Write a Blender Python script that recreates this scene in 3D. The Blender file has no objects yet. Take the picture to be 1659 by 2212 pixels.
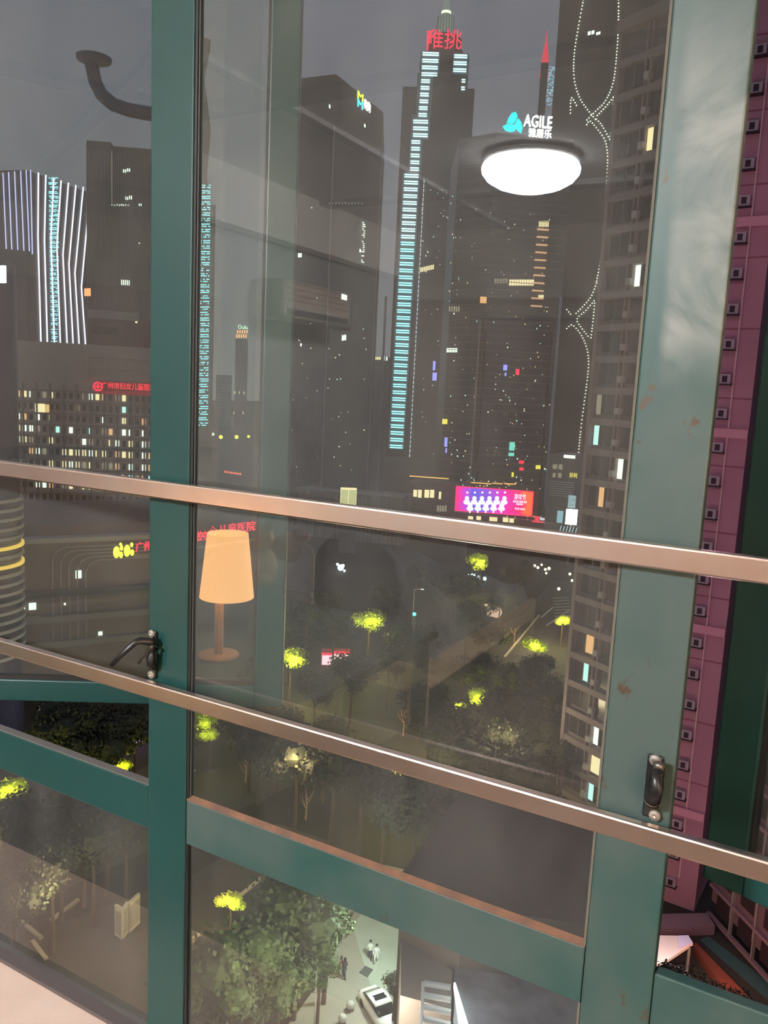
import bpy, math, random
from mathutils import Vector, Matrix
R = random.Random(7)
SC = bpy.context.scene
COL = SC.collection

# ---------------------------------------------------------------- camera, sky, exposure
FPX, PX, PY = 1748.0, 829.5, 1106.0
RIGHT = Vector((0.8738, 0.4841, 0.0471)); DOWN = Vector((0.1126, -0.1072, -0.9879)); FWD = Vector((-0.4731, 0.8685, -0.1480))
# orthonormalise
RIGHT.normalize(); DOWN = (DOWN - DOWN.dot(RIGHT) * RIGHT).normalized(); FWD = RIGHT.cross(DOWN).normalized()
if FWD.y < 0: FWD = -FWD
cd = bpy.data.cameras.new('camera'); cam = bpy.data.objects.new('camera', cd); COL.objects.link(cam)
cam.matrix_world = Matrix((( RIGHT.x, -DOWN.x, -FWD.x, 0), (RIGHT.y, -DOWN.y, -FWD.y, 0), (RIGHT.z, -DOWN.z, -FWD.z, 0), (0, 0, 0, 1)))
cd.sensor_fit = 'VERTICAL'; cd.sensor_height = 24.0; cd.lens = 24.0 * FPX / 2212.0
cd.clip_start = 0.02; cd.clip_end = 8000
SC.camera = cam
w = bpy.data.worlds.new('night_sky'); SC.world = w; w.use_nodes = True
nt = w.node_tree; nt.nodes.clear()
wo = nt.nodes.new('ShaderNodeOutputWorld'); bg = nt.nodes.new('ShaderNodeBackground')
tc = nt.nodes.new('ShaderNodeTexCoord'); sx = nt.nodes.new('ShaderNodeSeparateXYZ'); cr = nt.nodes.new('ShaderNodeValToRGB')
cr.color_ramp.elements[0].position = 0.0; cr.color_ramp.elements[0].color = (0.150, 0.146, 0.156, 1)
cr.color_ramp.elements[1].position = 0.55; cr.color_ramp.elements[1].color = (0.115, 0.130, 0.185, 1)
nt.links.new(tc.outputs['Generated'], sx.inputs[0]); nt.links.new(sx.outputs[2], cr.inputs[0])
nt.links.new(cr.outputs[0], bg.inputs[0]); nt.links.new(bg.outputs[0], wo.inputs[0]); bg.inputs[1].default_value = 1.0
vs = SC.view_settings; vs.view_transform = 'Standard'; vs.look = 'None'; vs.gamma = 1.0; vs.exposure = 0.15; vs.use_curve_mapping = False
SC.cycles.max_bounces = 8; SC.cycles.transparent_max_bounces = 24; SC.cycles.glossy_bounces = 5; SC.cycles.diffuse_bounces = 3
SC.cycles.use_denoising = True; SC.cycles.sample_clamp_indirect = 6.0; SC.cycles.caustics_reflective = False; SC.cycles.caustics_refractive = False

# ---------------------------------------------------------------- geometry of the view
CG = -48.0            # street level below the eye
def ray(px, py): return RIGHT * (px - PX) + DOWN * (py - PY) + FWD * FPX
def atY(px, py, y): d = ray(px, py); return d * (y / d.y)
def atZ(px, py, z=CG): d = ray(px, py); return d * (z / d.z)
def atD(px, py, dist): d = ray(px, py); return d * (dist / math.hypot(d.x, d.y))
GY = 0.706            # glass plane
def mir(px, py, yv): # room point whose mirror image in the glass appears at the pixel
    p = atY(px, py, yv); return Vector((p.x, 2 * GY - yv, p.z))

# ---------------------------------------------------------------- materials
MATS = {}
def mat(name, col=(.5, .5, .5), rough=.7, metal=0., emit=None, es=1., spec=.5, noise=None, bump=0., nscale=8., alpha=1.):
    if name in MATS: return MATS[name]
    m = bpy.data.materials.new(name); m.use_nodes = True; MATS[name] = m
    n = m.node_tree.nodes; l = m.node_tree.links; b = n['Principled BSDF']
    b.inputs['Base Color'].default_value = (*col, 1); b.inputs['Roughness'].default_value = rough
    b.inputs['Metallic'].default_value = metal; b.inputs['Specular IOR Level'].default_value = spec
    if emit is not None:
        b.inputs['Emission Color'].default_value = (*emit, 1); b.inputs['Emission Strength'].default_value = es
    if noise is not None or bump:
        t = n.new('ShaderNodeTexCoord'); nz = n.new('ShaderNodeTexNoise'); nz.inputs['Scale'].default_value = nscale; nz.inputs['Detail'].default_value = 5
        l.new(t.outputs['Object'], nz.inputs['Vector'])
        if noise is not None:
            r = n.new('ShaderNodeValToRGB'); r.color_ramp.elements[0].position = .35; r.color_ramp.elements[1].position = .68
            r.color_ramp.elements[0].color = (*col, 1); r.color_ramp.elements[1].color = (*noise, 1)
            l.new(nz.outputs['Fac'], r.inputs[0]); l.new(r.outputs[0], b.inputs['Base Color'])
        if bump:
            bp = n.new('ShaderNodeBump'); bp.inputs['Strength'].default_value = bump; l.new(nz.outputs['Fac'], bp.inputs['Height']); l.new(bp.outputs[0], b.inputs['Normal'])
    return m
def glow(name, col=(1, 1, 1), s=1.): return mat('glow_' + name, (0.02, 0.02, 0.02), .6, 0, col, s)
def glass(name, refl=1.0, dust=.03, tint=(1, 1, 1), dcol=(.70, .70, .68)):
    if name in MATS: return MATS[name]
    m = bpy.data.materials.new(name); m.use_nodes = True; MATS[name] = m
    n = m.node_tree.nodes; l = m.node_tree.links; n.clear()
    o = n.new('ShaderNodeOutputMaterial'); tr = n.new('ShaderNodeBsdfTransparent'); tr.inputs[0].default_value = (*tint, 1)
    gl = n.new('ShaderNodeBsdfGlossy'); gl.inputs['Roughness'].default_value = 0.0
    fr = n.new('ShaderNodeFresnel'); fr.inputs['IOR'].default_value = 1.52
    mu = n.new('ShaderNodeMath'); mu.operation = 'MULTIPLY'; mu.inputs[1].default_value = refl
    geo = n.new('ShaderNodeNewGeometry')
    l.new(fr.outputs[0], mu.inputs[0])
    # fresnel of a back-facing side would report total reflection; keep only the outer sides of the sheet
    inv = n.new('ShaderNodeMath'); inv.operation = 'SUBTRACT'; inv.inputs[0].default_value = 1.0; l.new(geo.outputs['Backfacing'], inv.inputs[1])
    m2 = n.new('ShaderNodeMath'); m2.operation = 'MULTIPLY'; l.new(mu.outputs[0], m2.inputs[0]); l.new(inv.outputs[0], m2.inputs[1])
    mx = n.new('ShaderNodeMixShader'); l.new(m2.outputs[0], mx.inputs[0]); l.new(tr.outputs[0], mx.inputs[1]); l.new(gl.outputs[0], mx.inputs[2])
    df = n.new('ShaderNodeBsdfDiffuse'); df.inputs[0].default_value = (*dcol, 1)
    t = n.new('ShaderNodeTexCoord'); mp = n.new('ShaderNodeMapping'); mp.inputs['Scale'].default_value = (1, 1, .45)
    nz = n.new('ShaderNodeTexNoise'); nz.inputs['Scale'].default_value = 7; nz.inputs['Detail'].default_value = 9; nz.inputs['Roughness'].default_value = .62
    l.new(t.outputs['Object'], mp.inputs[0]); l.new(mp.outputs[0], nz.inputs['Vector'])
    mr = n.new('ShaderNodeMapRange'); mr.inputs['From Min'].default_value = .35; mr.inputs['From Max'].default_value = .75
    mr.inputs['To Min'].default_value = dust * .55; mr.inputs['To Max'].default_value = dust * 1.9
    l.new(nz.outputs['Fac'], mr.inputs['Value'])
    m3 = n.new('ShaderNodeMath'); m3.operation = 'MULTIPLY'; l.new(mr.outputs[0], m3.inputs[0]); l.new(inv.outputs[0], m3.inputs[1])
    mx2 = n.new('ShaderNodeMixShader'); l.new(m3.outputs[0], mx2.inputs[0]); l.new(mx.outputs[0], mx2.inputs[1]); l.new(df.outputs[0], mx2.inputs[2])
    l.new(mx2.outputs[0], o.inputs[0])
    return m

# ---------------------------------------------------------------- building helpers
ORG = {}
I4 = Matrix.Identity(4)
class MB:
    def __init__(s): s.v = []; s.f = []
    def box(s, x0, x1, y0, y1, z0, z1, M=I4):
        b = len(s.v)
        for z in (z0, z1):
            for x, y in ((x0, y0), (x1, y0), (x1, y1), (x0, y1)): s.v.append(M @ Vector((x, y, z)))
        s.f += [(b, b+3, b+2, b+1), (b+4, b+5, b+6, b+7), (b, b+1, b+5, b+4), (b+1, b+2, b+6, b+5), (b+2, b+3, b+7, b+6), (b+3, b, b+4, b+7)]
        return s
    def prism(s, pts, z0, z1):
        b = len(s.v); n = len(pts)
        s.v += [Vector((p[0], p[1], z0 if not callable(z0) else z0(p))) for p in pts] + [Vector((p[0], p[1], z1 if not callable(z1) else z1(p))) for p in pts]
        s.f.append(tuple(range(b+n-1, b-1, -1))); s.f.append(tuple(range(b+n, b+2*n)))
        for i in range(n): j = (i+1) % n; s.f.append((b+i, b+j, b+n+j, b+n+i))
        return s
    def extrude(s, pts, d):
        b = len(s.v); n = len(pts); d = Vector(d)
        s.v += [Vector(p) for p in pts] + [Vector(p) + d for p in pts]
        s.f.append(tuple(range(b+n-1, b-1, -1))); s.f.append(tuple(range(b+n, b+2*n)))
        for i in range(n): j = (i+1) % n; s.f.append((b+i, b+j, b+n+j, b+n+i))
        return s
    def tube(s, pts, r, seg=8, closed=False):
        pts = [Vector(p) for p in pts]; b = len(s.v); n = len(pts)
        rs = r if isinstance(r, (list, tuple)) else [r] * n
        for i, p in enumerate(pts):
            if closed: t = pts[(i+1) % n] - pts[i-1]
            else: t = pts[min(i+1, n-1)] - pts[max(i-1, 0)]
            t.normalize(); a = Vector((0, 0, 1)) if abs(t.z) < .9 else Vector((1, 0, 0))
            u = t.cross(a).normalized(); q = u.cross(t).normalized()
            for k in range(seg):
                an = 2 * math.pi * k / seg; s.v.append(p + (u * math.cos(an) + q * math.sin(an)) * rs[i])
        for i in range(n if closed else n-1):
            j = (i+1) % n
            for k in range(seg): k2 = (k+1) % seg; s.f.append((b+i*seg+k, b+i*seg+k2, b+j*seg+k2, b+j*seg+k))
        if not closed: s.f.append(tuple(b+k for k in range(seg-1, -1, -1))); s.f.append(tuple(b+(n-1)*seg+k for k in range(seg)))
        return s
    def lathe(s, prof, c, seg=32, cap=True):
        b = len(s.v); c = Vector(c); n = len(prof)
        for r, z in prof:
            for k in range(seg): a = 2*math.pi*k/seg; s.v.append(c + Vector((r*math.cos(a), r*math.sin(a), z)))
        for i in range(n-1):
            for k in range(seg): k2 = (k+1) % seg; s.f.append((b+i*seg+k, b+i*seg+k2, b+(i+1)*seg+k2, b+(i+1)*seg+k))
        if cap and prof[0][0] > 1e-5: s.f.append(tuple(b+k for k in range(seg-1, -1, -1)))
        if cap and prof[-1][0] > 1e-5: s.f.append(tuple(b+(n-1)*seg+k for k in range(seg)))
        return s
    def ball(s, c, r, seg=10, sq=(1, 1, 1)):
        prof = []; b = len(s.v); c = Vector(c)
        for i in range(1, seg//2):
            t = math.pi * i / (seg//2)
            for k in range(seg): a = 2*math.pi*k/seg; s.v.append(c + Vector((r*sq[0]*math.sin(t)*math.cos(a), r*sq[1]*math.sin(t)*math.sin(a), r*sq[2]*math.cos(t))))
        m = seg//2 - 1; s.v.append(c + Vector((0, 0, r*sq[2]))); s.v.append(c - Vector((0, 0, r*sq[2]))); T = len(s.v)-2
        for i in range(m-1):
            for k in range(seg): k2 = (k+1) % seg; s.f.append((b+i*seg+k, b+(i+1)*seg+k, b+(i+1)*seg+k2, b+i*seg+k2))
        for k in range(seg): k2 = (k+1) % seg; s.f.append((T, b+k, b+k2)); s.f.append((T+1, b+(m-1)*seg+k2, b+(m-1)*seg+k))
        return s
    def build(s, name, m, parent=None, smooth=False, kind=None, label=None, bevel=0):
        o0 = ORG.get(parent.name, Vector()) if parent else Vector()
        me = bpy.data.meshes.new(name); me.from_pydata([tuple(v - o0) for v in s.v], [], s.f); me.update()
        if smooth: me.polygons.foreach_set('use_smooth', [True] * len(me.polygons))
        me.materials.append(m); o = bpy.data.objects.new(name, me); COL.objects.link(o)
        if parent: o.parent = parent; ORG[o.name] = o0
        if kind: o['kind'] = kind
        if label: o['label'] = label
        if bevel:
            b = o.modifiers.new('b', 'BEVEL'); b.width = bevel; b.segments = 2; b.limit_method = 'ANGLE'
        return o
def thing(name, label, cat, loc, group=None):
    o = bpy.data.objects.new(name, None); COL.objects.link(o); o.location = loc; o.empty_display_size = .1
    ORG[o.name] = Vector(loc)
    o['label'] = label; o['category'] = cat
    if group: o['group'] = group
    return o
def struct(name, loc=(0, 0, 0)):
    o = bpy.data.objects.new(name, None); COL.objects.link(o); o.location = loc; ORG[o.name] = Vector(loc); o['kind'] = 'structure'; return o
def tag(o, label, cat, group=None):
    o['label'] = label; o['category'] = cat
    if group: o['group'] = group
    return o
CUBES = {}
def cube(name, M, x0, x1, y0, y1, z0, z1, m, parent, label=None):
    """one small piece of its own sharing a unit cube mesh"""
    if m.name not in CUBES:
        b = MB().box(0, 1, 0, 1, 0, 1); me = bpy.data.meshes.new('piece_' + m.name); me.from_pydata([tuple(v) for v in b.v], [], b.f); me.materials.append(m); CUBES[m.name] = me
    o = bpy.data.objects.new(name, CUBES[m.name]); COL.objects.link(o); o.parent = parent
    o.matrix_local = Matrix.Translation(-ORG.get(parent.name, Vector())) @ M @ Matrix.Translation((x0, y0, z0)) @ Matrix.Diagonal((x1-x0, y1-y0, z1-z0, 1))
    if label: o['label'] = label
    return o
def frame(p0, p1):
    """facade frame: x along the facade to the right, y into the building, z up; origin p0 at z=0"""
    u = Vector((p1.x-p0.x, p1.y-p0.y, 0)); W = u.length; u.normalize(); n = Vector((-u.y, u.x, 0))
    M = Matrix(((u.x, n.x, 0, p0.x), (u.y, n.y, 0, p0.y), (0, 0, 1, 0), (0, 0, 0, 1)))
    return M, W
def onF(M, px, py):
    d = ray(px, py); n = M.col[1].to_3d(); o = M.col[3].to_3d(); p = d * (n.dot(o) / n.dot(d)); q = M.inverted() @ p; return q.x, q.z
def cr_(F, px0, py0, px1, py1):
    a = onF(F, px0, (py0+py1)/2); b = onF(F, px1, (py0+py1)/2); mxx = (px0+px1)/2
    return a[0], b[0], onF(F, mxx, py1)[1], onF(F, mxx, py0)[1]
def text(body, M, x0, x1, z0, z1, m, name='lettering', parent=None, y=-.3, depth=.12, font=None):
    c = bpy.data.curves.new(name, 'FONT'); c.body = body; c.extrude = .02; c.resolution_u = 2
    t = bpy.data.objects.new(name, c); COL.objects.link(t); bpy.context.view_layer.update()
    me = bpy.data.meshes.new_from_object(t.evaluated_get(bpy.context.evaluated_depsgraph_get()))
    bpy.data.objects.remove(t)
    xs = [v.co.x for v in me.vertices]; ys = [v.co.y for v in me.vertices]
    if not xs: return None
    ax, bx, ay, by = min(xs), max(xs), min(ys), max(ys)
    for v in me.vertices:
        v.co = Vector((x0 + (v.co.x-ax)/(bx-ax)*(x1-x0), y - v.co.z/.02*depth, z0 + (v.co.y-ay)/(by-ay)*(z1-z0)))
    me.materials.clear(); me.materials.append(m)
    o = bpy.data.objects.new(name, me); COL.objects.link(o)
    if parent: o.parent = parent; o.matrix_local = Matrix.Translation(-ORG[parent.name]) @ M; ORG[o.name] = ORG[parent.name]
    else: o.matrix_world = M
    return o
def dup(root, loc, label=None, group=None):
    r = root.copy(); COL.objects.link(r); r.location = loc
    if label: r['label'] = label
    if group: r['group'] = group
    for ch in list(root.children):
        c = ch.copy(); COL.objects.link(c); c.parent = r
        for g in ch.children: d = g.copy(); COL.objects.link(d); d.parent = c
    return r

# ================================================================ THE WINDOW
green = mat('green_painted_frame', (.010, .052, .050), .36, noise=(.013, .062, .060), nscale=5, spec=.5)
def worn_reflect_green():
    m = bpy.data.materials.new('worn_green_frame_painted_reflection'); m.use_nodes = True
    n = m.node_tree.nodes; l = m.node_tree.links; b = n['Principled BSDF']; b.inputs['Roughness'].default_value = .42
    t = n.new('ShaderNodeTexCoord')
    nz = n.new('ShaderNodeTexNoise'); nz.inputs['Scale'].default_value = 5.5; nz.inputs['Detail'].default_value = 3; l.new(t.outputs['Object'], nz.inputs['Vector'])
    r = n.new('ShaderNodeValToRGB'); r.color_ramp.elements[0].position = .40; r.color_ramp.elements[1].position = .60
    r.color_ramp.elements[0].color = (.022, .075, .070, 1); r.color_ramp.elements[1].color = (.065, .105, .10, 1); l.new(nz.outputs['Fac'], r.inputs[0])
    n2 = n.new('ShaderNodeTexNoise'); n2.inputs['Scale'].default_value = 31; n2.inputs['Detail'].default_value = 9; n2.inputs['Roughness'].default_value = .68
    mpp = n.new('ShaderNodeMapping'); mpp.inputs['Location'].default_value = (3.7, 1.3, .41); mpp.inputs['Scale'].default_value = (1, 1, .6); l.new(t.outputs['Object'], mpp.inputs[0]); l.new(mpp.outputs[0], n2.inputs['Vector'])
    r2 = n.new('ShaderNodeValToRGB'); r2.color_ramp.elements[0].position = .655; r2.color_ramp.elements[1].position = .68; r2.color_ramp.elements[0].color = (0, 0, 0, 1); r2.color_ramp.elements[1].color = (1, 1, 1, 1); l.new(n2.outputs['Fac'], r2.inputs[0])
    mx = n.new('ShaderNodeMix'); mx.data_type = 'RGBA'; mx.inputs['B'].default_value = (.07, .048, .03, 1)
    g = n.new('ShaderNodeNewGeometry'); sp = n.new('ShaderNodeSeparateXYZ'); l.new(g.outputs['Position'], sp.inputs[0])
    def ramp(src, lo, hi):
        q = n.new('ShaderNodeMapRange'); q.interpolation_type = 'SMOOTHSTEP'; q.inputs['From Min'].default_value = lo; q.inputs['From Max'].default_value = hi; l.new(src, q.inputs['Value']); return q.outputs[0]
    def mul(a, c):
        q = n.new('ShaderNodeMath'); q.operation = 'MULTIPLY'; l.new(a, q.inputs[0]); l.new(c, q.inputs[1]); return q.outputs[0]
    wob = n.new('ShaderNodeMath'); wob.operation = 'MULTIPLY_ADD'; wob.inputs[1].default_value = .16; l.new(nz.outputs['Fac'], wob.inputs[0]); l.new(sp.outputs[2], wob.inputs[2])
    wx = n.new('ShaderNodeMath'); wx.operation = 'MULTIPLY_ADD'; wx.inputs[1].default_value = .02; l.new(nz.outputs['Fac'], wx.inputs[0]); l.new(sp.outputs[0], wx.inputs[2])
    msk = mul(mul(ramp(wob.outputs[0], .085, .125), ramp(wob.outputs[0], .42, .28)), ramp(wx.outputs[0], -.128, -.116))  # pale patch and dark blob: blurred reflection painted in beside real wear
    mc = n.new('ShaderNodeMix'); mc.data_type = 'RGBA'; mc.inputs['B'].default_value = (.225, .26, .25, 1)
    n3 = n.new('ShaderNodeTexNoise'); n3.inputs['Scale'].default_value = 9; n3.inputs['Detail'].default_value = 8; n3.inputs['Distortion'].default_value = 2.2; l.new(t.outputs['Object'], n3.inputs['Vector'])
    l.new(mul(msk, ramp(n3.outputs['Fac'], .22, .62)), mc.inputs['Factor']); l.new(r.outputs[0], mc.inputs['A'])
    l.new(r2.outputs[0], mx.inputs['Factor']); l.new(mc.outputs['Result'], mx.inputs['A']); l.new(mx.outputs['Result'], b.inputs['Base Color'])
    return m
worn_reflect = worn_reflect_green()
gasket = mat('black_rubber_gasket', (.012, .013, .013), .5)
bead = mat('brown_putty_bead', (.20, .10, .055), .7, noise=(.10, .06, .045), nscale=30)
palebead = mat('pale_sealant_bead', (.13, .125, .10), .7)
GL = glass('dusty_window_glass', refl=3.0, dust=.06, tint=(.93, .97, .94))
GS = glass('sash_window_glass', refl=2.6, dust=.06, tint=(.90, .96, .92))
ML0, ML1, MR0, MR1 = -.699, -.637, -.1465, -.085
ZT, ZM1, ZM0, ZS = .85, -.503, -.561, -.855
YF, YB = .70, .716
win = struct('window_1', (0, YF, 0))
MB().box(ML0, ML1, YF, YB, ZS-.05, ZT).build('mullion', green, win, bevel=.0018)
MB().box(MR0, MR1, YF, YB, ZS-.05, ZT).build('mullion', worn_reflect, win, bevel=.0018)
MB().box(-1.21, -1.15, YF, YB, ZS-.05, ZT).build('mullion', green, win, bevel=.0018)
MB().box(.405, .465, YF, YB, ZS-.05, ZT).build('mullion', green, win, bevel=.0018)
for a, b, mm in ((-1.15, ML0-.0006, green), (ML1+.0006, MR0-.0006, worn_reflect), (MR1+.0006, .405, worn_reflect)):
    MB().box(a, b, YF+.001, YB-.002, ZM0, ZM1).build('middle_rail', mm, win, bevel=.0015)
    MB().box(a, b, YF+.001, YB-.002, ZS-.05, ZS-.022).build('bottom_rail', green, win, bevel=.0015)
    MB().box(a, b, YF+.001, YB-.002, ZT-.06, ZT).build('head_rail', green, win, bevel=.0015)
# gaskets and beads round the fixed panes
MB().box(ML1+.0004, ML1+.0035, YF+.002, GY, ZM1, ZT-.06).build('gasket', gasket, win)
MB().box(ML1+.0004, ML1+.0035, YF+.002, GY, ZS, ZM0).build('gasket', gasket, win)
MB().box(ML1+.0036, ML1+.0056, GY-.0025, GY-.0005, ZM1, ZT-.06).build('gasket', mat('grey_gasket', (.05, .055, .055), .5), win)
MB().extrude([(ML1+.001, YF+.0008, ZM1-.0004), (ML1+.001, YF+.0008, ZM1+.0006), (ML1+.001, GY-.0004, ZM1+.0055), (ML1+.001, GY-.0004, ZM1-.0004)], (MR0-ML1-.002, 0, 0)).build('putty_strip', bead, win, label='brown putty strip')
MB().box(MR0-.0028, MR0-.0004, YF+.002, GY-.0005, ZM1, ZT-.06).build('sealant_bead', palebead, win)
MB().box(MR0-.0028, MR0-.0004, YF+.002, GY-.0005, ZS, ZM0).build('sealant_bead', palebead, win)
MB().box(-1.15, ML0, YF+.002, YB-.002, ZM1-.0002, ZM1+.001).build('weather_strip', mat('grey_sealant', (.16, .15, .15), .6), win)
MB().box(-1.15, MR0, YF-.012, YF+.014, ZS-.001, ZS+.006).build('sill_gasket', mat('dark_sill_gasket', (.10, .085, .085), .5), win)
# fixed panes
MB().box(ML1+.0003, MR0-.0003, GY, GY+.005, ZM1-.01, ZT-.05).build('pane', GL, win)
for a, b in ((-1.15, ML0), (ML1, MR0), (MR1, .405)):
    MB().box(a, b, GY, GY+.005, ZS-.03, ZM0+.01).build('pane', GL, win)
# the two casements swung outwards
def sash(hx, ex, ey, near_left, mm):
    h = Vector((hx, GY+.021, 0)); e = Vector((ex, ey, 0)); a, b = (h, e) if h.x < e.x else (e, h)
    M, W = frame(a, b); z0, z1 = ZM1+.006, ZT-.066; t = .028
    s = MB()
    s.box(0, .042, 0, t, z0, z1, M); s.box(W-.042, W, 0, t, z0, z1, M); s.box(.042, W-.042, 0, t, z0, z0+.034, M); s.box(.042, W-.042, 0, t, z1-.04, z1, M)
    o = s.build('sash', mm, win, bevel=.002)
    l = MB(); l.box(.040, W-.040, .004, .010, z0+.034, z0+.040, M).box(.042, .046, .004, .010, z0+.034, z1-.04, M).box(W-.046, W-.042, .004, .010, z0+.034, z1-.04, M)
    l.build('gasket', gasket, o)
    MB().box(.038, W-.038, .012, .017, z0+.028, z1-.034, M).build('pane', GS, o)
    return M, W, o
sash(-1.125, -.703, .987, True, green)
sash(.375, -.068, .872, False, green)
# espagnolette handles
blk = mat('black_handle_metal', (.02, .022, .024), .33, .4, spec=.6)
scr = mat('zinc_screw_head', (.62, .58, .52), .35, .8)
def handle(px, pys, pym, lever, label, tilt=0):
    a = atY(px, pys, YF); b = atY(px-1, pym, YF)
    hw = .0065
    o = MB().box(a.x-hw, a.x+hw, YF-.004, YF-.0005, b.z-.004, a.z+.004).build('handle_plate', blk, win, bevel=.002, label=label)
    for p in (a, b):
        MB().lathe([(.0001, .0), (.0052, .0), (.0045, .0018), (.0015, .0022), (.0001, .0012)], (0, 0, 0), 14)
        s = MB(); s.lathe([(.0052, 0), (.0046, .0016), (.0018, .0022), (.0001, .001)], (0, 0, 0), 16)
        Mx = Matrix.Translation((p.x, YF-.004, p.z)) @ Matrix.Rotation(math.radians(90), 4, 'X'); s.v = [Mx @ v for v in s.v]
        s.build('screw', scr, o)
    for pts, r, mm in lever: MB().tube(pts, r, 10).build('lever', mm, o, smooth=True)
    return o
def hp(px, py, y): return atY(px, py, y)
handle(333, 1367, 1455, [
    ([hp(335, 1385, .692), hp(322, 1386, .688), hp(303, 1384, .68), hp(292, 1388, .675), hp(268, 1410, .668), hp(240, 1437, .66)], [.0045, .005, .0045, .004, .0038, .0032], blk),
    ([hp(333, 1392, .692), hp(318, 1408, .70), hp(300, 1432, .71)], [.0035, .003, .0025], mat('dull_pewter_metal', (.22, .20, .18), .35, .8)),
    ([hp(337, 1398, .69), hp(325, 1418, .688), hp(327, 1436, .69), hp(334, 1444, .694)], [.004, .0055, .0055, .003], blk)],
    'black handle turned open to the left')
pw = mat('dull_pewter_metal')
handle(1417, 1638, 1757, [
    ([hp(1424, 1655, .692), hp(1420, 1672, .684), hp(1415, 1700, .68), hp(1408, 1735, .684)], [.0045, .006, .0075, .0065], blk),
    ([hp(1424, 1652, .688), hp(1422, 1662, .684)], [.0055, .004], pw), ([hp(1409, 1728, .683), hp(1406, 1739, .686)], [.007, .005], pw)],
    'black handle closed and pointing down')
# polished safety rails
steel = mat('polished_copper_steel', (1.0, .82, .71), .28, 1.0, noise=(.94, .72, .60), nscale=14)
for zz0, zz1, lb in ((-.1346, -.1141, 'polished metal safety rail across the window, the upper one, ending near the lamp shade'), (-.3768, -.3577, 'polished metal safety rail across the window, the lower one, under both handles')):
    r = thing('safety_rail', lb, 'rail', (-.35, .685, zz0), 'safety rails across the window')
    MB().box(-1.19, .45, .680, .690, zz0, zz1).build('bar', steel, r, bevel=.002)
    for x in (-1.19, .438): MB().box(x, x+.012, .690, .6995, zz0-.004, zz1+.004).build('end_bracket', steel, r)

# ================================================================ THE ROOM BEHIND THE VIEWER (seen only mirrored in the glass)
XL, XR, YBK, ZF, ZC = -2.8, 1.9, -3.7, -1.6, 1.05
plaster = mat('white_plaster', (.76, .66, .56), .8, noise=(.70, .60, .50), nscale=6, bump=.05)
peach = mat('peach_wall_paint', (.66, .54, .46), .8)
greyw = mat('grey_wall_panel', (.07, .06, .058), .6)
def st(name, mb, m): o = mb.build(name, m); o['kind'] = 'structure'; return o
st('floor', MB().box(XL, XR, YBK, .9, ZF-.1, ZF), mat('brown_floor_tiles', (.05, .036, .027), .5))
st('ceiling', MB().box(XL, XR, YBK, .9, ZC, ZC+.15), mat('white_ceiling', (.70, .68, .66), .85))
st('wall_left', MB().box(XL-.15, XL, YBK, .9, ZF, ZC), mat('grey_beige_wall', (.13, .125, .12), .8))
st('trim_12', MB().box(XL, XL+.015, -1.35, .69, ZF, .775), greyw)
st('wall_right', MB().box(XR, XR+.15, YBK, .9, ZF, ZC), peach)
st('wall_back', MB().box(XL, XR, YBK-.15, YBK, ZF, ZC), peach)
wf = MB(); wf.box(XL, -1.21, .70, .73, ZF, ZC).box(.465, XR, .70, .73, ZF, ZC).box(-1.21, .465, .70, .73, ZT, ZC).box(-1.21, .465, .70, .722, ZF, ZS-.05)
st('wall_front', wf, plaster)
st('trim_1', MB().box(XL, XR, .52, .692, ZS-.06, ZS), mat('peach_plaster_ledge', (.88, .69, .58), .85, noise=(.82, .62, .51), nscale=12, bump=.25)).name = 'trim_1'
st('trim_2', MB().box(XL, XL+.10, YBK, .69, .775, ZC), mat('cream_beam_paint', (.95, .93, .88), .8))
st('trim_3', MB().box(XL+.1, XR, YBK, YBK+.12, .62, ZC), mat('cream_beam_paint'))
for i, x in enumerate((-1.95, -.35)): st('trim_%d' % (i+4), MB().box(x, x+.05, -3.5, .6, ZC-.02, ZC), mat('grey_ceiling_strip', (.42, .42, .42), .8))
for i, y in enumerate((-.1, -1.2, -2.7)): st('trim_%d' % (i+6), MB().box(XL+.1, XR, y, y+.10, ZC-.025, ZC), mat('grey_ceiling_strip'))
# door on the back wall
d = struct('door_1', (-1.6, YBK, ZF))
MB().box(-2.1, -1.25, YBK, YBK+.05, ZF, .50).build('door_leaf', mat('dark_wooden_door', (.17, .11, .075), .5), d)
f = MB(); f.box(-2.17, -2.1, YBK, YBK+.08, ZF, .57).box(-1.25, -1.18, YBK, YBK+.08, ZF, .57).box(-2.1, -1.25, YBK, YBK+.08, .50, .57)
f.build('door_frame', mat('pale_door_frame', (.45, .40, .34), .5), d)
# ceiling lamp
c = mir(1146, 372, 3.55); c.z = ZC
L = thing('ceiling_lamp', 'round glowing ceiling lamp with a rippled dome, mirrored in the glass', 'ceiling lamp', c)
MB().lathe([(.12, 0), (.18, -.008), (.21, -.016), (.214, -.028), (.206, -.034)], c, 48).build('base_ring', mat('white_lamp_ring', (.8, .8, .8), .4), L, True)
dm = glow('ceiling_dome', (.98, .99, 1.0), 400)
MB().lathe([(.196, -.034), (.209, -.046), (.215, -.062), (.212, -.080), (.190, -.108), (.148, -.132), (.09, -.149), (.0001, -.158)], c, 48).build('lamp_dome', dm, L, True)
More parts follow.
